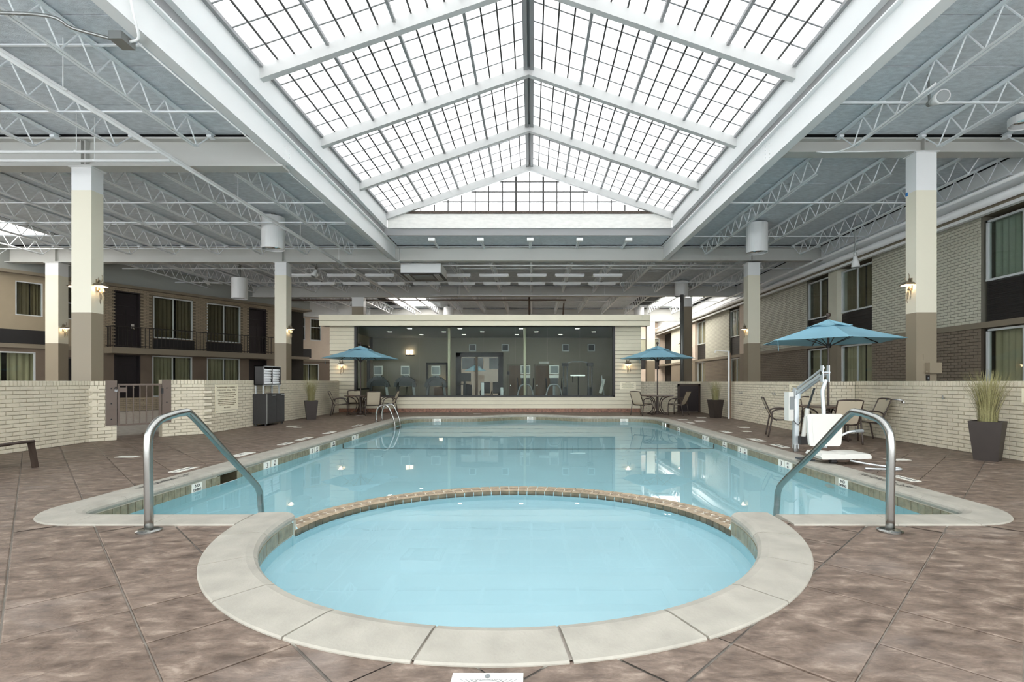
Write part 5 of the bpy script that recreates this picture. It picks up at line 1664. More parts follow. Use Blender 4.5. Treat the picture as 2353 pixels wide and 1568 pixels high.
for k in range(5):
    s = .05 + (GLn - .1) * (k + 1) / 6
    q = MB(); FGt.box(q, s - .009, s + .009, -.015, .003, .34, 1.16); q.build('bar', M['gate'], t)
q = MB(); FGt.box(q, .05, .17, -.02, .018, 1.02, 1.12); q.build('latch_plate', M['gate'], t)
q = MB(); FGt.box(q, GLn - .02, GLn + .02, .0, .04, .98, 1.1); FGt.box(q, GLn - .02, GLn + .02, .0, .04, .36, .44); q.build('hinge', M['black'], t)
t = thing('padlock', 'steel padlock hanging on the gate post', 'padlock', tuple(FGt.p(-.02, .05, 1.05)))
q = MB(); FGt.box(q, -.045, .005, .028, .05, 1.03, 1.08); q.build('lock_body', M['chrome'], t)
q = MB(); q.tube(spline([FGt.p(-.04, .038, 1.08), FGt.p(-.04, .038, 1.11), FGt.p(-.02, .038, 1.13), FGt.p(0, .038, 1.11), FGt.p(0, .038, 1.08)], 4), .006, 6); q.build('shackle', M['black'], t, smooth=True)

# ================================================================== SIGNS
t = thing('pool_sign', 'cream pool hours sign on the left brick wall', 'sign', (-7.78, 12.75, .9))
y0, y1, z0, z1 = 12.30, 13.24, .46, 1.17
MB().box(-7.785, -7.772, y0, y1, z0, z1).build('sign_plate', M['sign'], t)
for (y, z) in ((y0 + .04, z0 + .04), (y1 - .04, z0 + .04), (y0 + .04, z1 - .04), (y1 - .04, z1 - .04)):
    MB().cyl((-7.772, y, z), (-7.766, y, z), .009, 8).build('screw', M['galv'], t)
rows = [('MAXIMUM NUMBER OF SWIMMERS, 41', .048, 1.10), ('POOL HOURS: 10:00am - 10:00pm', .056, 1.03), ('Pool use is prohibited at any other time', .042, .965), ('FOOD & GLASS CONTAINERS ARE PROHIBITED', .036, .90), ('FROM POOL AND ALL DECK AREAS', .036, .855),
        ('POLLUTION OF SWIMMING POOL PROHIBITED', .036, .79), ('URINATING, DISCHARGE OF FECAL MATTER', .036, .745), ('EXPECTORATING OR BLOWING THE NOSE IN', .036, .70), ('ANY SWIMMING POOL IS PROHIBITED', .036, .655), ('NO DIVING', .05, .59)]
for (tx, sz, z) in rows:
    letters(tx, sz, face_mat((-7.7705, (y0 + y1) / 2, z), (0, 1, 0), (0, 0, 1)), M['brown_ink'], t)
MB().box(-7.772, -7.7705, y0 + .06, y1 - .06, .515, .521).build('rule', M['brown_ink'], t)
def wall_sign(x, y0, y1, z0, z1, label, lines, tilt=0):
    t = thing('wall_sign', label, 'sign', (x, (y0 + y1) / 2, z0))
    MB().box(x - .012, x, y0, y1, z0, z1).build('sign_plate', M['sign'], t)
    n = len(lines)
    for k, w_ in enumerate(lines):
        z = z1 - (k + 1) * (z1 - z0) / (n + 1)
        if isinstance(w_, str):
            letters(w_, (z1 - z0) / (n + 1) * .7, face_mat((x - .0135, (y0 + y1) / 2, z), (0, -1, 0), (0, 0, 1)), M['brown_ink'], t)
        else:
            c = (y0 + y1) / 2; hw = (y1 - y0) * w_ / 2
            MB().box(x - .0135, x - .012, c - hw, c + hw, z - .008, z + .004).build('print_line', M['brown_ink'], t)
wall_sign(6.655, 11.99, 12.92, .84, 1.17, 'cream lettered sign behind the pool lift', (.7, .8, .75, .8, .6))
wall_sign(7.685, 7.30, 7.84, .92, 1.14, 'white sign cut by the right frame edge', (.8, .8, .8))

# ================================================================== HANDRAILS, LADDER
def rail(x0, x1, label):
    t = thing('handrail', label, 'handrail', (x0, 4.17, 0))
    P = spline([(x0, 4.17, .03), (x0, 4.165, .4), (x0, 4.16, .72), (x0, 4.19, .84), (x0, 4.28, .915), (x0, 4.40, .945), (x0, 4.58, .965), (x0 + (x1 - x0) * .1, 4.70, .925),
                (x0 + (x1 - x0) * .5, 5.15, .53), (x1, 5.62, .125), (x1, 5.74, .0), (x1, 5.77, -.12), (x1, 5.79, -.5), (x1, 5.80, -.97)], 5)
    MB().tube(P, .033, 14).build('rail_tube', M['steel'], t, smooth=True)
    MB().lathe([(.095, 0.002), (.095, .012), (.075, .022), (.036, .026)], (x0, 4.17, 0), 24).build('escutcheon', M['steel'], t, smooth=False)
rail(-3.19, -3.13, 'stainless handrail into the pool, left of the wading end')
rail(2.985, 2.83, 'stainless handrail into the pool, right of the wading end')
t = thing('pool_ladder', 'small stainless pool ladder at the far left corner', 'ladder', (-4.75, 15.8, 0))
for y in (15.45, 16.05):
    P = spline([(-4.80, y, 0), (-4.80, y, .28), (-4.72, y, .46), (-4.56, y, .52), (-4.42, y, .45), (-4.27, y, .1), (-4.22, y, -.2), (-4.22, y, -1.0)], 5)
    MB().tube(P, .026, 10).build('side_rail', M['steel'], t, smooth=True)
    MB().lathe([(.06, .0), (.06, .015), (.03, .02)], (-4.80, y, .002), 14).build('escutcheon', M['steel'], t)
for z in (-.3, -.55, -.8):
    MB().box(-4.25, -4.17, 15.45, 16.05, z - .015, z + .015).build('tread', M['steel'], t)

# ================================================================== SKIMMER COVER, DECK PLATES
t = thing('skimmer_cover', 'white plastic skimmer cover set in the nearest deck', 'cover', (-.19, 2.0, 0))
MB().box(-.336, -.036, 1.84, 2.135, -.01, .006).build('cover_frame', M['plastic'], t)
c = MB(); c.lathe([(.1, 0), (.105, .004), (.1, .007)], (-.186, 1.98, .004), 28); c.build('round_lid', M['plastic'], t)
rg = MB()
for k in range(28):
    a0_, a1_ = 2 * math.pi * k / 28, 2 * math.pi * (k + 1) / 28
    q = [(-.186 + r * math.cos(a), 1.98 + r * math.sin(a), .0115) for r, a in ((.098, a0_), (.098, a1_), (.094, a1_), (.094, a0_))]
    rg.add(q, [(0, 1, 2, 3)])
rg.build('lid_seam', M['grey_plastic'], t)
MB().lathe([(.012, 0), (.012, .004)], (-.186, 2.108, .006), 10).build('screw', M['grey_plastic'], t)
lat = MB()
for k in range(-9, 20):
    for s in (1, -1):
        a = Vector((-.31 + k * .02, 2.03, .0065)); b = Vector((-.31 + k * .02 + s * .07, 2.09, .0065))
        if -.315 < a.x < -.055 and -.315 < b.x < -.055: lat.bar(a, b, .0012, .0012)
lat.build('tread_lattice', M['grey_plastic'], t)
plates = [(-4.93, 7.1, .42, .16, 'NO DIVING'), (-4.95, 8.55, .5, .2, '3 FT'), (-4.93, 10.05, .44, .16, 'NO DIVING'), (-4.95, 10.9, .6, .16, '3 FT 6 IN'), (-4.93, 12.2, .5, .16, '4 FT'), (-4.94, 14.2, .5, .16, 'NO DIVING'),
          (4.80, 8.3, .5, .2, '3 FT'), (4.80, 9.7, .5, .16, 'NO DIVING'), (4.80, 10.7, .5, .2, '3 FT 6 IN'), (4.8, 12.4, .5, .16, '4 FT'), (4.8, 15.2, .5, .16, '5 FT'), (4.8, 6.45, .4, .14, 'NO DIVING')]
for k, (x, y, ly, lx, tx) in enumerate(plates):
    side = 'left' if x < 0 else 'right'
    t = thing('deck_marker', 'white depth plate reading %s on the %s deck, %s along' % (tx, side, ('first', 'second', 'third', 'fourth', 'fifth', 'sixth')[k % 6]), 'marker', (x, y, 0))
    MB().box(x - lx / 2, x + lx / 2, y - ly / 2, y + ly / 2, -.004, .004).build('plate', M['tile_white'], t)
    right = (0, 1, 0) if x < 0 else (0, -1, 0)
    letters(tx, .1 if len(tx) < 6 else .075, face_mat((x, y, .005), right, (-1 if x < 0 else 1, 0, 0)), M['black_ink'], t, extrude=.0005)
for k, (x, y, lx, ly, ds) in enumerate(((-6.7, 8.3, .32, .17, 'left, before the gate'), (-6.68, 14.0, .28, .22, 'left, before the towel cabinet'), (-6.35, 13.6, .2, .12, 'left, beside a larger one'), (-6.25, 18.2, .3, .25, 'left, under the umbrella chairs'),
                                    (5.84, 8.0, .34, .16, 'right, before the chairs'), (5.75, 13.6, .26, .25, 'right, before the hooks'), (5.35, 12.5, .2, .2, 'right, between the coping and hooks'), (5.3, 15.8, .3, .25, 'right, past the lift'), (5.9, 17.4, .3, .25, 'right, before the far planter'), (4.95, 16.4, .3, .2, 'right, at the far pool corner'), (-2.1, 19.3, .3, .2, 'at the far end of the pool'))):
    o = MB().box(x - lx / 2, x + lx / 2, y - ly / 2, y + ly / 2, -.006, .004).build('deck_patch', M['tile_white'])
    tag(o, 'blank white patch in the stone deck, ' + ds, 'patch')
for (x, sgn, ds) in ((-4.62, 1, 'left'), (4.47, -1, 'right')):
    t = thing('coping_lettering', 'black stencilled warning on the %s coping near the corner' % ds, 'lettering', (x, 6.2, .02))
    letters('NO DIVING  3 FT', .12, face_mat((x + sgn * .1, 6.2, .024), (0, sgn, 0), (-sgn, 0, 0)), M['black_ink'], t, extrude=.0005)

# ================================================================== UMBRELLAS
def umbrella(c, corner, label, r=1.40, table_hole=.72):
    x, y = c
    t = thing('patio_umbrella', label, 'umbrella', (x, y, 0))
    zr, zt = 2.12, 2.56
    def cloth(r0, r1, z0f, z1f, name, flare=0.0, thick=.006):
        nr, na = 8, 36
        vs = []
        for lay in (0, 1):
            for i in range(nr + 1):
                q = i / nr
                rr = r0 + (r1 - r0) * q
                for k in range(na):
                    ang = math.radians(corner) + 2 * math.pi * k / na
                    ph = (k % 6) / 6.0 * 60 - 30
                    hexr = math.cos(math.radians(30)) / math.cos(math.radians(ph))
                    edge = hexr * (1 - .035 * (1 - (abs(ph) / 30) ** 2) * q)
                    z = z0f + (z1f - z0f) * (q ** .94) - .05 * math.sin(math.pi * q) * (1 - (abs(ph) / 30) ** 2) * .9
                    z += flare * q * math.sin(k * 2 * math.pi * 3 / na * 2) * .5
                    vs.append((x + rr * edge * math.cos(ang), y + rr * edge * math.sin(ang), z - lay * thick))
        fs = []
        W_ = (nr + 1) * na
        for i in range(nr):
            for k in range(na):
                k2 = (k + 1) % na
                fs.append((i * na + k, (i + 1) * na + k, (i + 1) * na + k2, i * na + k2))
                fs.append((W_ + i * na + k, W_ + i * na + k2, W_ + (i + 1) * na + k2, W_ + (i + 1) * na + k))
        for k in range(na):
            k2 = (k + 1) % na
            fs.append((nr * na + k, W_ + nr * na + k, W_ + nr * na + k2, nr * na + k2))
        return MB().add(vs, fs).build(name, M['blue'], t)
    # corner sits at ph = -30 so turn by half a panel
    cloth(.30, r, 2.47, zr, 'canopy')
    cloth(.02, .46, 2.60, 2.445, 'vent_cap', flare=.03)
    MB().cyl((x, y, table_hole), (x, y, 2.60), .022, 10).build('pole', M['bronze'], t)
    MB().lathe([(.02, 0), (.03, .02), (.018, .04), (.018, .055), (.045, .09), (.05, .115), (.035, .15), (.0, .16)], (x, y, 2.59), 14).build('finial', M['bronze'], t, smooth=True)
    hub = MB().lathe([(.045, 0), (.055, .04), (.045, .09)], (x, y, 1.98), 12); hub.build('hub', M['black'], t)
    for k in range(6):
        a = math.radians(corner + 60 * k)
        d = Vector((math.cos(a), math.sin(a), 0)); o_ = Vector((x, y, 0))
        rb_ = MB().bar(o_ + d * .05 + V(0, 0, 2.52), o_ + d * (r - .06) + V(0, 0, zr + .0), .016, .02).build('rib', M['black'], t)
        st = MB().bar(o_ + d * .05 + V(0, 0, 2.03), o_ + d * .70 + V(0, 0, 2.305), .012, .016)
        st.build('strut', M['black'], rb_)
    ti = MB(); a = math.radians(corner - 62); p = Vector((x + r * .9 * math.cos(a), y + r * .9 * math.sin(a), 2.14))
    ti.bar(p, p + V(.02, 0, -.24), .02, .004); ti.build('tie_strap', M['blue'], t)
    return t
umbrella((6.46, 10.9), 254, 'teal patio umbrella over the nearest table on the right')
umbrella((-6.5, 19.0), 262, 'teal patio umbrella at the left end of the gym window')
umbrella((4.77, 19.0), 288, 'teal patio umbrella at the right end of the gym window')
u4 = umbrella((-4.6, 41.0), 270, 'distant blue umbrella glimpsed through the gym inner window', r=1.0, table_hole=.81)
t = thing('umbrella_stand', 'round stand under the distant umbrella', 'stand', (-4.6, 41.0, 0))
MB().lathe([(.25, 0), (.25, .05), (.05, .1), (.04, .8)], (-4.6, 41.0, 0), 14).build('stand_body', M['bronze'], t)

# ================================================================== TABLES AND CHAIRS
def table(c, label, r=.60, rz=0):
    x, y = c
    t = thing('patio_table', label, 'table', (x, y, 0))
    MB().lathe([(r - .01, 0), (r, .008), (r, .022), (r - .012, .03)], (x, y, .69), 36).build('table_top', M['tabletop'], t)
    MB().lathe([(.1, 0), (.1, .05), (.05, .06), (.04, .64)], (x, y, .03), 14).build('pedestal', M['bronze'], t)
    for k in range(4):
        a = rz + math.pi / 4 + k * math.pi / 2; d = Vector((math.cos(a), math.sin(a), 0)); o = Vector((x, y, 0))
        P = spline([o + d * .06 + V(0, 0, .12), o + d * .22 + V(0, 0, .03), o + d * .42 + V(0, 0, .02)], 5)
        MB().tube(P, .017, 8).build('foot', M['bronze'], t, smooth=True)
        P = spline([o + d * .44 + V(0, 0, .02), o + d * .30 + V(0, 0, .08), o + d * .15 + V(0, 0, .32), o + d * .24 + V(0, 0, .58), o + d * .5 + V(0, 0, .69)], 5)
        MB().tube(P, .017, 8).build('leg', M['bronze'], t, smooth=True)
    return t
table((6.46, 10.9), 'round brown table under the nearest right umbrella')
table((-6.5, 19.0), 'round brown table under the left umbrella')
table((4.77, 19.0), 'round brown table under the far right umbrella')

def chair_proto():
    t = thing('patio_chair', 'x', 'chair', (0, 0, 0))
    b = M['bronze']
    for s in (-1, 1):
        X = s * .27
        MB().tube(spline([(X, .26, 0), (X, .27, .25), (X, .255, .42), (X, .20, .56), (X, .05, .625), (X, -.14, .615), (X, -.24, .56)], 5), .016, 8).build('armrest', b, t, smooth=True)
        MB().tube([(X, .262, .42), (X, .272, .2), (X, .262, 0)], .017, 8).build('leg', b, t, smooth=True)
        MB().tube(spline([(X, -.31, 0), (X, -.27, .22), (X, -.235, .42), (X, -.23, .56)], 4), .017, 8).build('leg', b, t, smooth=True)
        X2 = s * .235
        MB().tube(spline([(X2, -.40, .87), (X2, -.33, .70), (X2, -.25, .52), (X2, -.19, .41), (X2, -.08, .385), (X2, .1, .40), (X2, .24, .415)], 5), .014, 8).build('seat_rail', b, t, smooth=True)
        MB().tube([(X, -.235, .42), (X2, -.2, .42)], .012, 6).build('bracket', b, t)
        MB().tube([(X, .26, .40), (X2, .22, .41)], .012, 6).build('bracket', b, t)
    MB().tube(spline([(-.235, -.40, .87), (-.12, -.415, .885), (.12, -.415, .885), (.235, -.40, .87)], 4), .014, 8).build('top_rail', b, t, smooth=True)
    MB().tube([(-.235, .24, .415), (.235, .24, .415)], .014, 8).build('front_rail', b, t)
    MB().tube([(-.235, -.14, .37), (.235, -.14, .37)], .012, 8).build('cross_rail', b, t)
    prof = spline([(0, -.405, .865), (0, -.325, .69), (0, -.245, .515), (0, -.185, .415)], 5)
    def sheet(P, name):
        vs = []; n = len(P)
        for lay in (0, .006):
            for p in P:
                for xx, sag in ((-.225, 0), (-.11, -.012), (0, -.016), (.11, -.012), (.225, 0)):
                    vs.append((xx, p.y + sag * .6, p.z + sag * .5 - lay))
        m = 5; fs = []
        for L_ in (0, 1):
            for i in range(n - 1):
                for k in range(m - 1):
                    b0 = L_ * n * m + i * m + k
                    f_ = (b0, b0 + 1, b0 + m + 1, b0 + m)
                    fs.append(f_ if L_ == 0 else f_[::-1])
        MB().add(vs, fs).build(name, M['sling'], t, smooth=True, local=True)
    sheet(prof, 'sling_back')
    sheet(spline([(0, -.185, .412), (0, -.08, .392), (0, .1, .405), (0, .235, .42)], 5), 'sling_seat')
    return t
ch0 = chair_proto()
def face(dx, dy):            # the chair faces +y in its own frame
    return math.atan2(dy, dx) - math.pi / 2
CH = [((-7.12, 18.62), (1, .25), 'patio chair in profile at the left table, nearest the brick wall', 'chairs at the left table'),
      ((-5.85, 18.38), (-.45, 1), 'patio chair with its back to the pool at the left table', 'chairs at the left table'),
      ((-6.95, 19.72), (.5, -1), 'patio chair behind the left table, before the gym siding', 'chairs at the left table'),
      ((-5.60, 19.55), (-1, -.5), 'patio chair on the gym side of the left table, right one', 'chairs at the left table'),
      ((4.08, 18.55), (.75, .6), 'patio chair left of the far right table', 'chairs at the far right table'),
      ((5.42, 18.55), (-.75, .6), 'patio chair right of the far right table, before the hatch', 'chairs at the far right table'),
      ((5.72, 11.45), (1, -.35), 'patio chair left of the nearest table, behind the pool lift', 'chairs at the nearest table'),
      ((6.28, 10.18), (.12, 1), 'patio chair with its back to the viewer at the nearest table', 'chairs at the nearest table'),
      ((7.15, 10.75), (-1, .12), 'patio chair by the brick wall right of the nearest table', 'chairs at the nearest table'),
      ((6.62, 11.55), (-.1, -1), 'patio chair behind the nearest table, before the lettered sign', 'chairs at the nearest table')]
for k, ((x, y), d, lab, gp) in enumerate(CH):
    if k == 0:
        ch0.location = (x, y, 0); ch0.rotation_euler = (0, 0, face(*d)); ch0['label'] = lab; ch0['group'] = gp
    else:
        dup(ch0, (x, y, 0), face(*d), lab, gp)
# lounge chair cut by the left edge
t = thing('lounge_chair', 'bronze sling lounge chair cut by the left frame edge', 'lounge chair', (-7.6, 6.9, 0))
for y in (6.62, 7.26):
    MB().bar((-7.20, y, 0), (-7.27, y, .385), .06, .05).build('leg', M['bronze'], t)
    MB().bar((-8.4, y, 0), (-8.35, y, .33), .06, .05).build('leg', M['bronze'], t)
    P = spline([(-7.22, y, .385), (-7.42, y, .365), (-7.65, y, .325), (-7.95, y, .30), (-8.4, y, .31), (-8.9, y, .42)], 6)
    MB().tube(P, .02, 8).build('side_rail', M['bronze'], t, smooth=True)
MB().tube([(-7.22, 6.62, .385), (-7.22, 7.26, .385)], .02, 8).build('end_rail', M['bronze'], t)
sl_ = MB(); Pp = spline([(-7.24, 0, .385), (-7.42, 0, .375), (-7.65, 0, .34), (-7.95, 0, .315), (-8.4, 0, .32), (-8.9, 0, .43)], 6)
for a, b in zip(Pp, Pp[1:]): sl_.add([(a.x, 6.63, a.z), (b.x, 6.63, b.z), (b.x, 7.25, b.z), (a.x, 7.25, a.z)], [(0, 1, 2, 3)])
sl_.build('sling', M['sling'], t)

# ================================================================== PLANTERS
def planter(x, y, rz, hgt, wt, wb, blades, gh, label, seed, spread=.32):
    rnd = random.Random(seed)
    t = thing('grass_planter', label, 'planter', (x, y, 0), rz=rz)
    mb = MB()
    a, b, i_ = wb / 2, wt / 2, wt / 2 - .03
    vs = [(-a, -a, 0), (a, -a, 0), (a, a, 0), (-a, a, 0), (-b, -b, hgt), (b, -b, hgt), (b, b, hgt), (-b, b, hgt), (-i_, -i_, hgt), (i_, -i_, hgt), (i_, i_, hgt), (-i_, i_, hgt), (-i_, -i_, hgt - .05), (i_, -i_, hgt - .05), (i_, i_, hgt - .05), (-i_, i_, hgt - .05)]
    fs = [(0, 3, 2, 1)] + [(k, (k + 1) % 4, 4 + (k + 1) % 4, 4 + k) for k in range(4)] + [(4 + k, 4 + (k + 1) % 4, 8 + (k + 1) % 4, 8 + k) for k in range(4)] + [(8 + k, 8 + (k + 1) % 4, 12 + (k + 1) % 4, 12 + k) for k in range(4)]
    mb.add(vs, fs).build('pot', M['planter'], t, local=True)
    MB().box(-i_ + .001, i_ - .001, -i_ + .001, i_ - .001, hgt - .07, hgt - .045).build('soil', M['soil'], t, local=True)
    g = MB()
    for k in range(blades):
        an = rnd.uniform(0, 2 * math.pi); r0 = rnd.uniform(0, wt * .3)
        L = gh * rnd.uniform(.62, 1.05); lean = rnd.uniform(.05, spread) * (1.35 if rnd.random() < .12 else 1)
        bx, by = r0 * math.cos(an), r0 * math.sin(an)
        w0 = rnd.uniform(.0025, .006)
        pr = Vector((-math.sin(an), math.cos(an), 0))
        pts = []
        for q in (0, .35, .7, 1.0):
            rr = lean * L * q ** 1.9
            pts.append((Vector((bx + rr * math.cos(an), by + rr * math.sin(an), hgt - .05 + L * q * (1 - .12 * lean * q))), w0 * (1 - q * .85)))
        vs = []
        for p, w_ in pts: vs += [p - pr * w_, p + pr * w_]
        g.add(vs, [(0, 1, 3, 2), (2, 3, 5, 4), (4, 5, 7, 6)])
    g.build('grass_blades', M['grass'], t, kind='stuff', local=True)
planter(7.24, 7.95, math.radians(38), .62, .41, .29, 560, .86, 'big charcoal planter with feathery grass by the right wall', 3, .42)
planter(6.33, 17.25, math.radians(12), .62, .40, .27, 260, .72, 'charcoal planter with grass beside the white shower pole', 5, .3)
planter(-7.30, 16.55, math.radians(30), .62, .40, .27, 320, .82, 'charcoal planter with pale grass by the left brick wall', 9, .4)

# ================================================================== TOWEL STATION
t = thing('towel_cabinet', 'black two-door used-towel cabinet on the left', 'cabinet', (-7.58, 14.45, 0))
cx0, cx1, cy0, cy1 = -7.77, -7.40, 13.95, 14.97
MB().box(cx0, cx1, cy0, cy1, .06, .90).build('carcass', M['wicker'], t)
for (a, b) in ((cy0 + .03, cy0 + .50), (cy0 + .52, cy1 - .03)):
    d = MB().box(cx1, cx1 + .018, a, b, .09, .87).build('cabinet_door', M['slate_board'], t)
    MB().box(cx1 + .018, cx1 + .03, b - .2, b - .02, .845, .865).build('pull_lip', M['alu'], d)
    MB().box(cx1 + .012, cx1 + .02, b - .16, b - .06, .81, .845).build('finger_hole', M['black'], d)
MB().box(cx1, cx1 + .022, cy0, cy0 + .025, .06, .9).build('edge_trim', M['galv'], t)
for (x, y) in ((cx0 + .05, cy0 + .06), (cx1 - .05, cy0 + .06), (cx0 + .05, cy1 - .06), (cx1 - .05, cy1 - .06)):
    MB().cyl((x, y, 0), (x, y, .06), .03, 8).build('foot', M['black'], t)
s2 = thing('towel_shelf', 'black open towel shelf on legs above the cabinet', 'shelf', (-7.62, 14.45, .9))
bx0, bx1, by0, by1, bz0, bz1 = -7.77, -7.50, 14.0, 14.95, 1.14, 1.69
MB().box(bx0, bx0 + .02, by0, by1, bz0, bz1).build('back_panel', M['wicker'], s2)
for (a, b) in ((by0, by0 + .02), (by1 - .02, by1), ((by0 + by1) / 2 - .01, (by0 + by1) / 2 + .01)):
    MB().box(bx0, bx1, a, b, bz0, bz1).build('side_panel', M['wicker'], s2)
MB().box(bx0, bx1, by0, by1, bz0, bz0 + .02).build('shelf_board', M['wicker'], s2); MB().box(bx0, bx1, by0, by1, bz1 - .02, bz1).build('top_board', M['wicker'], s2)
eg = MB(); eg.box(bx1, bx1 + .006, by0, by1, bz0 - .006, bz0 + .012); eg.box(bx1, bx1 + .006, by0, by1, bz1 - .02, bz1); eg.box(bx1, bx1 + .006, by0, by0 + .018, bz0, bz1); eg.build('edge_trim', M['alu'], s2)
for (x, y) in ((bx0 + .03, by0 + .04), (bx1 - .03, by0 + .04), (bx0 + .03, by1 - .04), (bx1 - .03, by1 - .04)):
    MB().box(x - .018, x + .018, y - .018, y + .018, .90, bz0).build('leg', M['alu'], s2)
tw = MB()
nseg = 10; prof_ = []
for k in range(nseg):
    a = 2 * math.pi * k / nseg
    prof_.append((math.copysign(abs(math.cos(a)) ** .35, math.cos(a)) * .125, math.copysign(abs(math.sin(a)) ** .4, math.sin(a)) * .036))
vs = []
for yy_, sc in ((-.20, .9), (-.19, 1), (0, 1.02), (.19, 1), (.20, .9)):
    for (px, pz) in prof_: vs.append((px * sc, yy_, pz * sc + .003 * math.sin(px * 40 + yy_ * 9)))
fs = []
for i in range(4):
    for k in range(nseg):
        fs.append((i * nseg + k, i * nseg + (k + 1) % nseg, (i + 1) * nseg + (k + 1) % nseg, (i + 1) * nseg + k))
fs += [tuple(range(nseg - 1, -1, -1)), tuple(range(4 * nseg, 5 * nseg))]
tw_me = tw.add(vs, fs).mesh('towel', M['towel'], smooth=True)
for c_, y in enumerate((by0 + .245, by1 - .245)):
    for k in range(6):
        o = place(tw_me, 'folded_towel', None, (bx1 - .128 + random.uniform(-.014, .014), y + random.uniform(-.006, .006), bz0 + .060 + k * .0745), random.uniform(-.03, .03))
        o.rotation_euler.x = random.uniform(-.012, .012); o.scale = (1, random.uniform(.93, 1.0), random.uniform(.96, 1.02))
        o['group'] = 'folded towels in the open shelf'
        tag(o, 'folded white towel in the %s stack of the shelf, %s from the bottom' % (('nearer', 'farther')[c_], ('first', 'second', 'third', 'fourth', 'fifth', 'sixth')[k]), 'towel')
o = MB().box(-7.78, -7.765, 14.62, 14.86, .95, 1.12).build('small_notice', M['sign']); tag(o, 'small cream notice on the wall under the towel shelf', 'notice')

# ================================================================== POOL LIFT
t = thing('pool_lift', 'stainless pool lift with white plastic seat on the right deck', 'pool lift', (4.72, 8.95, 0))
MB().cyl((4.72, 8.95, 0), (4.72, 8.95, .12), .045, 12).build('socket', M['galv'], t)
MB().bar((4.72, 8.95, .05), (4.72, 8.95, 1.10), .08, .08, up=(0, 1, 0)).build('mast', M['bright_steel'], t)
MB().box(4.57, 4.66, 8.90, 9.06, .55, 1.06).build('battery_box', M['plastic'], t)
MB().box(4.585, 4.67, 8.895, 8.92, .75, .98).build('battery_label', M['grey_plastic'], t)
for s in (-.045, .045):
    MB().bar((4.72 + s, 8.93, .95), (4.72 + s, 8.90, 1.14), .012, .1, up=(0, 1, 0)).build('pivot_plate', M['bright_steel'], t)
A, B = V(4.74, 8.93, 1.03), V(4.70, 8.02, 1.385)
for s in (-.035, .035):
    MB().bar(A + V(s, 0, 0), B + V(s, 0, 0), .025, .05).build('lift_arm', M['bright_steel'], t)
MB().bar(A + V(0, 0, .10), B + V(0, .03, .09), .025, .03).build('upper_arm', M['bright_steel'], t)
MB().cyl(B - V(.07, 0, 0), B + V(.07, 0, 0), .03, 12).build('pivot_pin', M['chrome'], t)
for s in (-.05, .05):
    MB().bar(B + V(s, 0, .12), B + V(s, 0, -.14), .012, .07, up=(0, 1, 0)).build('end_plate', M['bright_steel'], t)
MB().tube(spline([(4.70, 8.0, 1.28), (4.675, 8.0, 1.18), (4.635, 7.98, 1.08), (4.63, 7.95, .9), (4.63, 7.92, .5), (4.63, 7.9, .2)], 4), .032, 10).build('hanger_tube', M['bright_steel'], t, smooth=True)
MB().cyl((4.80, 8.86, .22), (4.84, 8.78, .78), .036, 12).build('actuator_body', M['plastic'], t, smooth=False)
MB().cyl((4.84, 8.78, .78), (4.855, 8.60, 1.13), .017, 10).build('actuator_rod', M['dark_plastic'], t)
MB().box(4.74, 4.92, 8.80, 8.95, .14, .28).build('actuator_motor', M['black'], t)
MB().cyl((4.91, 8.86, .2), (4.91, 8.86, .36), .03, 10).build('motor_cap', M['black'], t)
MB().tube(spline([(4.66, 8.92, .56), (4.72, 8.86, .48), (4.78, 8.84, .6), (4.80, 8.86, .3)], 4), .006, 6).build('cable', M['black'], t, smooth=True)
# moulded seat
def rounded(w0, w1, h_, r, n=5):
    pts = []
    for (cx_, cz_, a0_) in ((w1 / 2 - r, h_ - r, 0), (-w1 / 2 + r, h_ - r, 90), (-w0 / 2 + r, r, 180), (w0 / 2 - r, r, 270)):
        for k in range(n):
            a = math.radians(a0_ + 90 * k / (n - 1)); pts.append((cx_ + r * math.cos(a), cz_ + r * math.sin(a)))
    return pts
bp_ = MB(); bp_.extr([(4.60 + px, 7.84, .235 + pz) for px, pz in rounded(.50, .565, .505, .05)], (0, .05, 0)); sb = bp_.build('seat_back', M['plastic'], t)
rb2 = MB(); rb2.extr([(4.60 + px, 7.835, .28 + pz) for px, pz in rounded(.38, .42, .40, .03)], (0, .005, 0)); rb2.build('back_recess', M['plastic'], sb)
sp_ = MB(); sp_.extr([(x_, 7.45, z_) for x_, z_ in ((4.33, .085), (4.30, .13), (4.33, .175), (4.55, .17), (4.66, .155), (4.78, .175), (5.03, .17), (5.06, .14), (5.06, .10), (4.9, .09))], (0, .42, 0)); sp_.build('seat_pan', M['plastic'], t)
MB().tube(spline([(4.86, 7.86, .40), (4.98, 7.84, .46), (5.10, 7.84, .47)], 4), .018, 8).build('arm_bar', M['bright_steel'], t, smooth=True)
MB().cyl((5.06, 7.84, .47), (5.19, 7.84, .475), .024, 10).build('arm_grip', M['grey_plastic'], t)
MB().tube([(4.48, 7.55, .06), (4.70, 7.5, .055), (4.86, 7.48, .09)], .02, 8).build('seat_bracket', M['brown_pipe'], t, smooth=True)
MB().cyl((4.47, 7.5, .06), (4.55, 7.5, .06), .04, 10).build('bracket_boss', M['black'], t)
MB().tube(spline([(4.74, 7.45, .07), (4.9, 7.25, .05), (5.12, 7.1, .03), (5.17, 7.02, .025), (5.10, 6.98, .022), (4.70, 7.05, .022)], 5), .014, 8).build('footrest_tube', M['bright_steel'], t, smooth=True)
MB().box(4.18, 4.36, 7.7, 7.95, .03, .05).build('foot_plate', M['dark_plastic'], t)

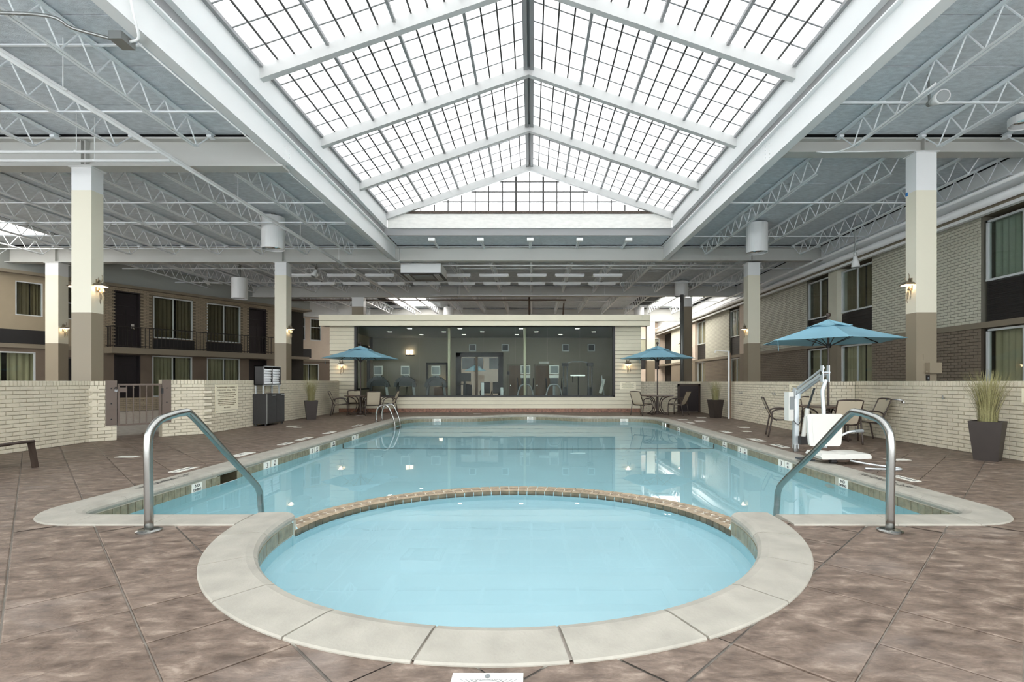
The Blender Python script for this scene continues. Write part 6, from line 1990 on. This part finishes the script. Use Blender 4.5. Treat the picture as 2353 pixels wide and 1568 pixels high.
# ================================================================== SMALL FITTINGS ON THE RIGHT
t = thing('shower_pole', 'slim white shower pole by the far right planter', 'shower', (6.62, 16.7, 0))
MB().box(6.58, 6.62, 16.75, 16.79, 0, 2.27).build('pole', M['white'], t)
MB().box(6.62, 6.65, 16.72, 16.82, 0, 2.2).build('backing_board', M['wood'], t)
MB().tube([(6.60, 16.77, 2.26), (6.2, 16.77, 2.29), (6.14, 16.77, 2.27)], .014, 8).build('shower_arm', M['white'], t)
MB().lathe([(.03, -.05), (.02, 0)], (6.14, 16.77, 2.26), 10).build('shower_head', M['white'], t)
t = thing('wall_tap', 'chrome lever tap on the right brick wall', 'tap', (7.68, 10.3, .85))
MB().lathe([(.035, 0), (.03, .03), (.02, .05)], (7.66, 10.3, .80), 12).build('valve_body', M['chrome'], t)
MB().tube([(7.66, 10.3, .86), (7.56, 10.42, .87), (7.54, 10.62, .865)], .012, 8).build('lever', M['chrome'], t, smooth=True)
MB().lathe([(.02, -.02), (.022, 0), (.0, .02)], (7.54, 10.63, .865), 10).build('knob', M['chrome'], t)
MB().cyl((7.70, 10.3, .83), (7.62, 10.3, .83), .02, 10).build('wall_flange', M['chrome'], t)
t = thing('hose_bib', 'tiny steel stub on the right brick wall beyond the planter', 'fitting', (7.68, 9.33, .95)); MB().cyl((7.70, 9.33, .93), (7.65, 9.33, .93), .012, 8).build('stub', M['galv'], t); MB().cyl((7.66, 9.33, .93), (7.66, 9.33, .99), .009, 8).build('stem', M['galv'], t)
for k, (y, z, ds) in enumerate(((16.1, .9, 'upper left'), (16.1, .55, 'lower left'), (13.75, .92, 'upper right'), (14.3, .5, 'lower right'))):
    xw = 6.64 + (y - 11.92) / 8.48 * .24
    t = thing('wall_hook', 'double wire hook on the right brick wall, %s of four' % ds, 'hook', (xw, y, z))
    for s in (-.05, .05):
        MB().tube(spline([(xw, y + s, z + .04), (xw - .02, y + s, z - .02), (xw - .05, y + s * 1.2, z - .03), (xw - .06, y + s * 1.4, z + .02)], 4), .007, 6).build('prong', M['galv'], t, smooth=True)
t = thing('electric_box', 'taupe electrical box on the nearest right column', 'electrical box', (8.75, 10.97, 1.5))
MB().box(8.64, 8.90, 10.86, 11.0, 1.43, 1.66).build('box_body', M['taupe'], t)
MB().cyl((8.60, 10.93, 1.46), (8.64, 10.93, 1.46), .02, 8).build('knockout', M['taupe'], t)
MB().box(8.60, 8.73, 10.985, 11.0, 1.72, 1.85).build('cover_plate', M['taupe'], t)
t = thing('power_outlet', 'black outlet on the nearest right column under the box', 'outlet', (8.70, 10.99, 1.3)); MB().box(8.66, 8.73, 10.975, 11.0, 1.262, 1.385).build('outlet_box', M['black'], t)
MB().box(8.68, 8.71, 10.97, 10.975, 1.30, 1.35).build('socket_face', M['grey_plastic'], t)
t = thing('ceiling_fan', 'small white ceiling fan far under the left joists', 'fan', (-15.7, 24.2, 6.0))
MB().cyl((-15.7, 24.2, 6.1), (-15.7, 24.2, 6.6), .02, 8).build('down_rod', M['white'], t)
MB().lathe([(.05, 0), (.12, .04), (.12, .1), (.04, .14)], (-15.7, 24.2, 5.98), 14).build('motor', M['white'], t)
for k in range(4):
    a = .4 + k * math.pi / 2; d = V(math.cos(a), math.sin(a), 0); s_ = V(-math.sin(a), math.cos(a), 0)
    MB().obox(V(-15.7, 24.2, 6.02) + d * .38, d * .26, s_ * .06, V(0, 0, .006)).build('blade', M['white'], t)
# greenery on the far right gallery
t = thing('hanging_plant', 'green plant at the far end of the right hall', 'plant', (8.4, 40, 3.2))
lf = MB(); rn = random.Random(4)
for k in range(70):
    p = V(8.1 + rn.gauss(0, .2), 40 + rn.gauss(0, .2), 3.3 + rn.gauss(0, .35)); d = V(rn.gauss(0, 1), rn.gauss(0, 1), rn.gauss(0, 1)).normalized(); e = d.orthogonal().normalized()
    lf.add([p - d * .1, p + e * .04, p + d * .1, p - e * .04], [(0, 1, 2, 3)])
MB().cyl((8.1, 40, 2.95), (8.1, 40, DECK + .02), .01, 6).build('hanger_cord', M['galv'], t); lf.build('leaves', M['leaf'], t, kind='stuff'); MB().lathe([(.12, 0), (.16, .2), (.14, .2)], (8.1, 40, 2.75), 12).build('pot', M['planter'], t)
bpy.context.view_layer.update()
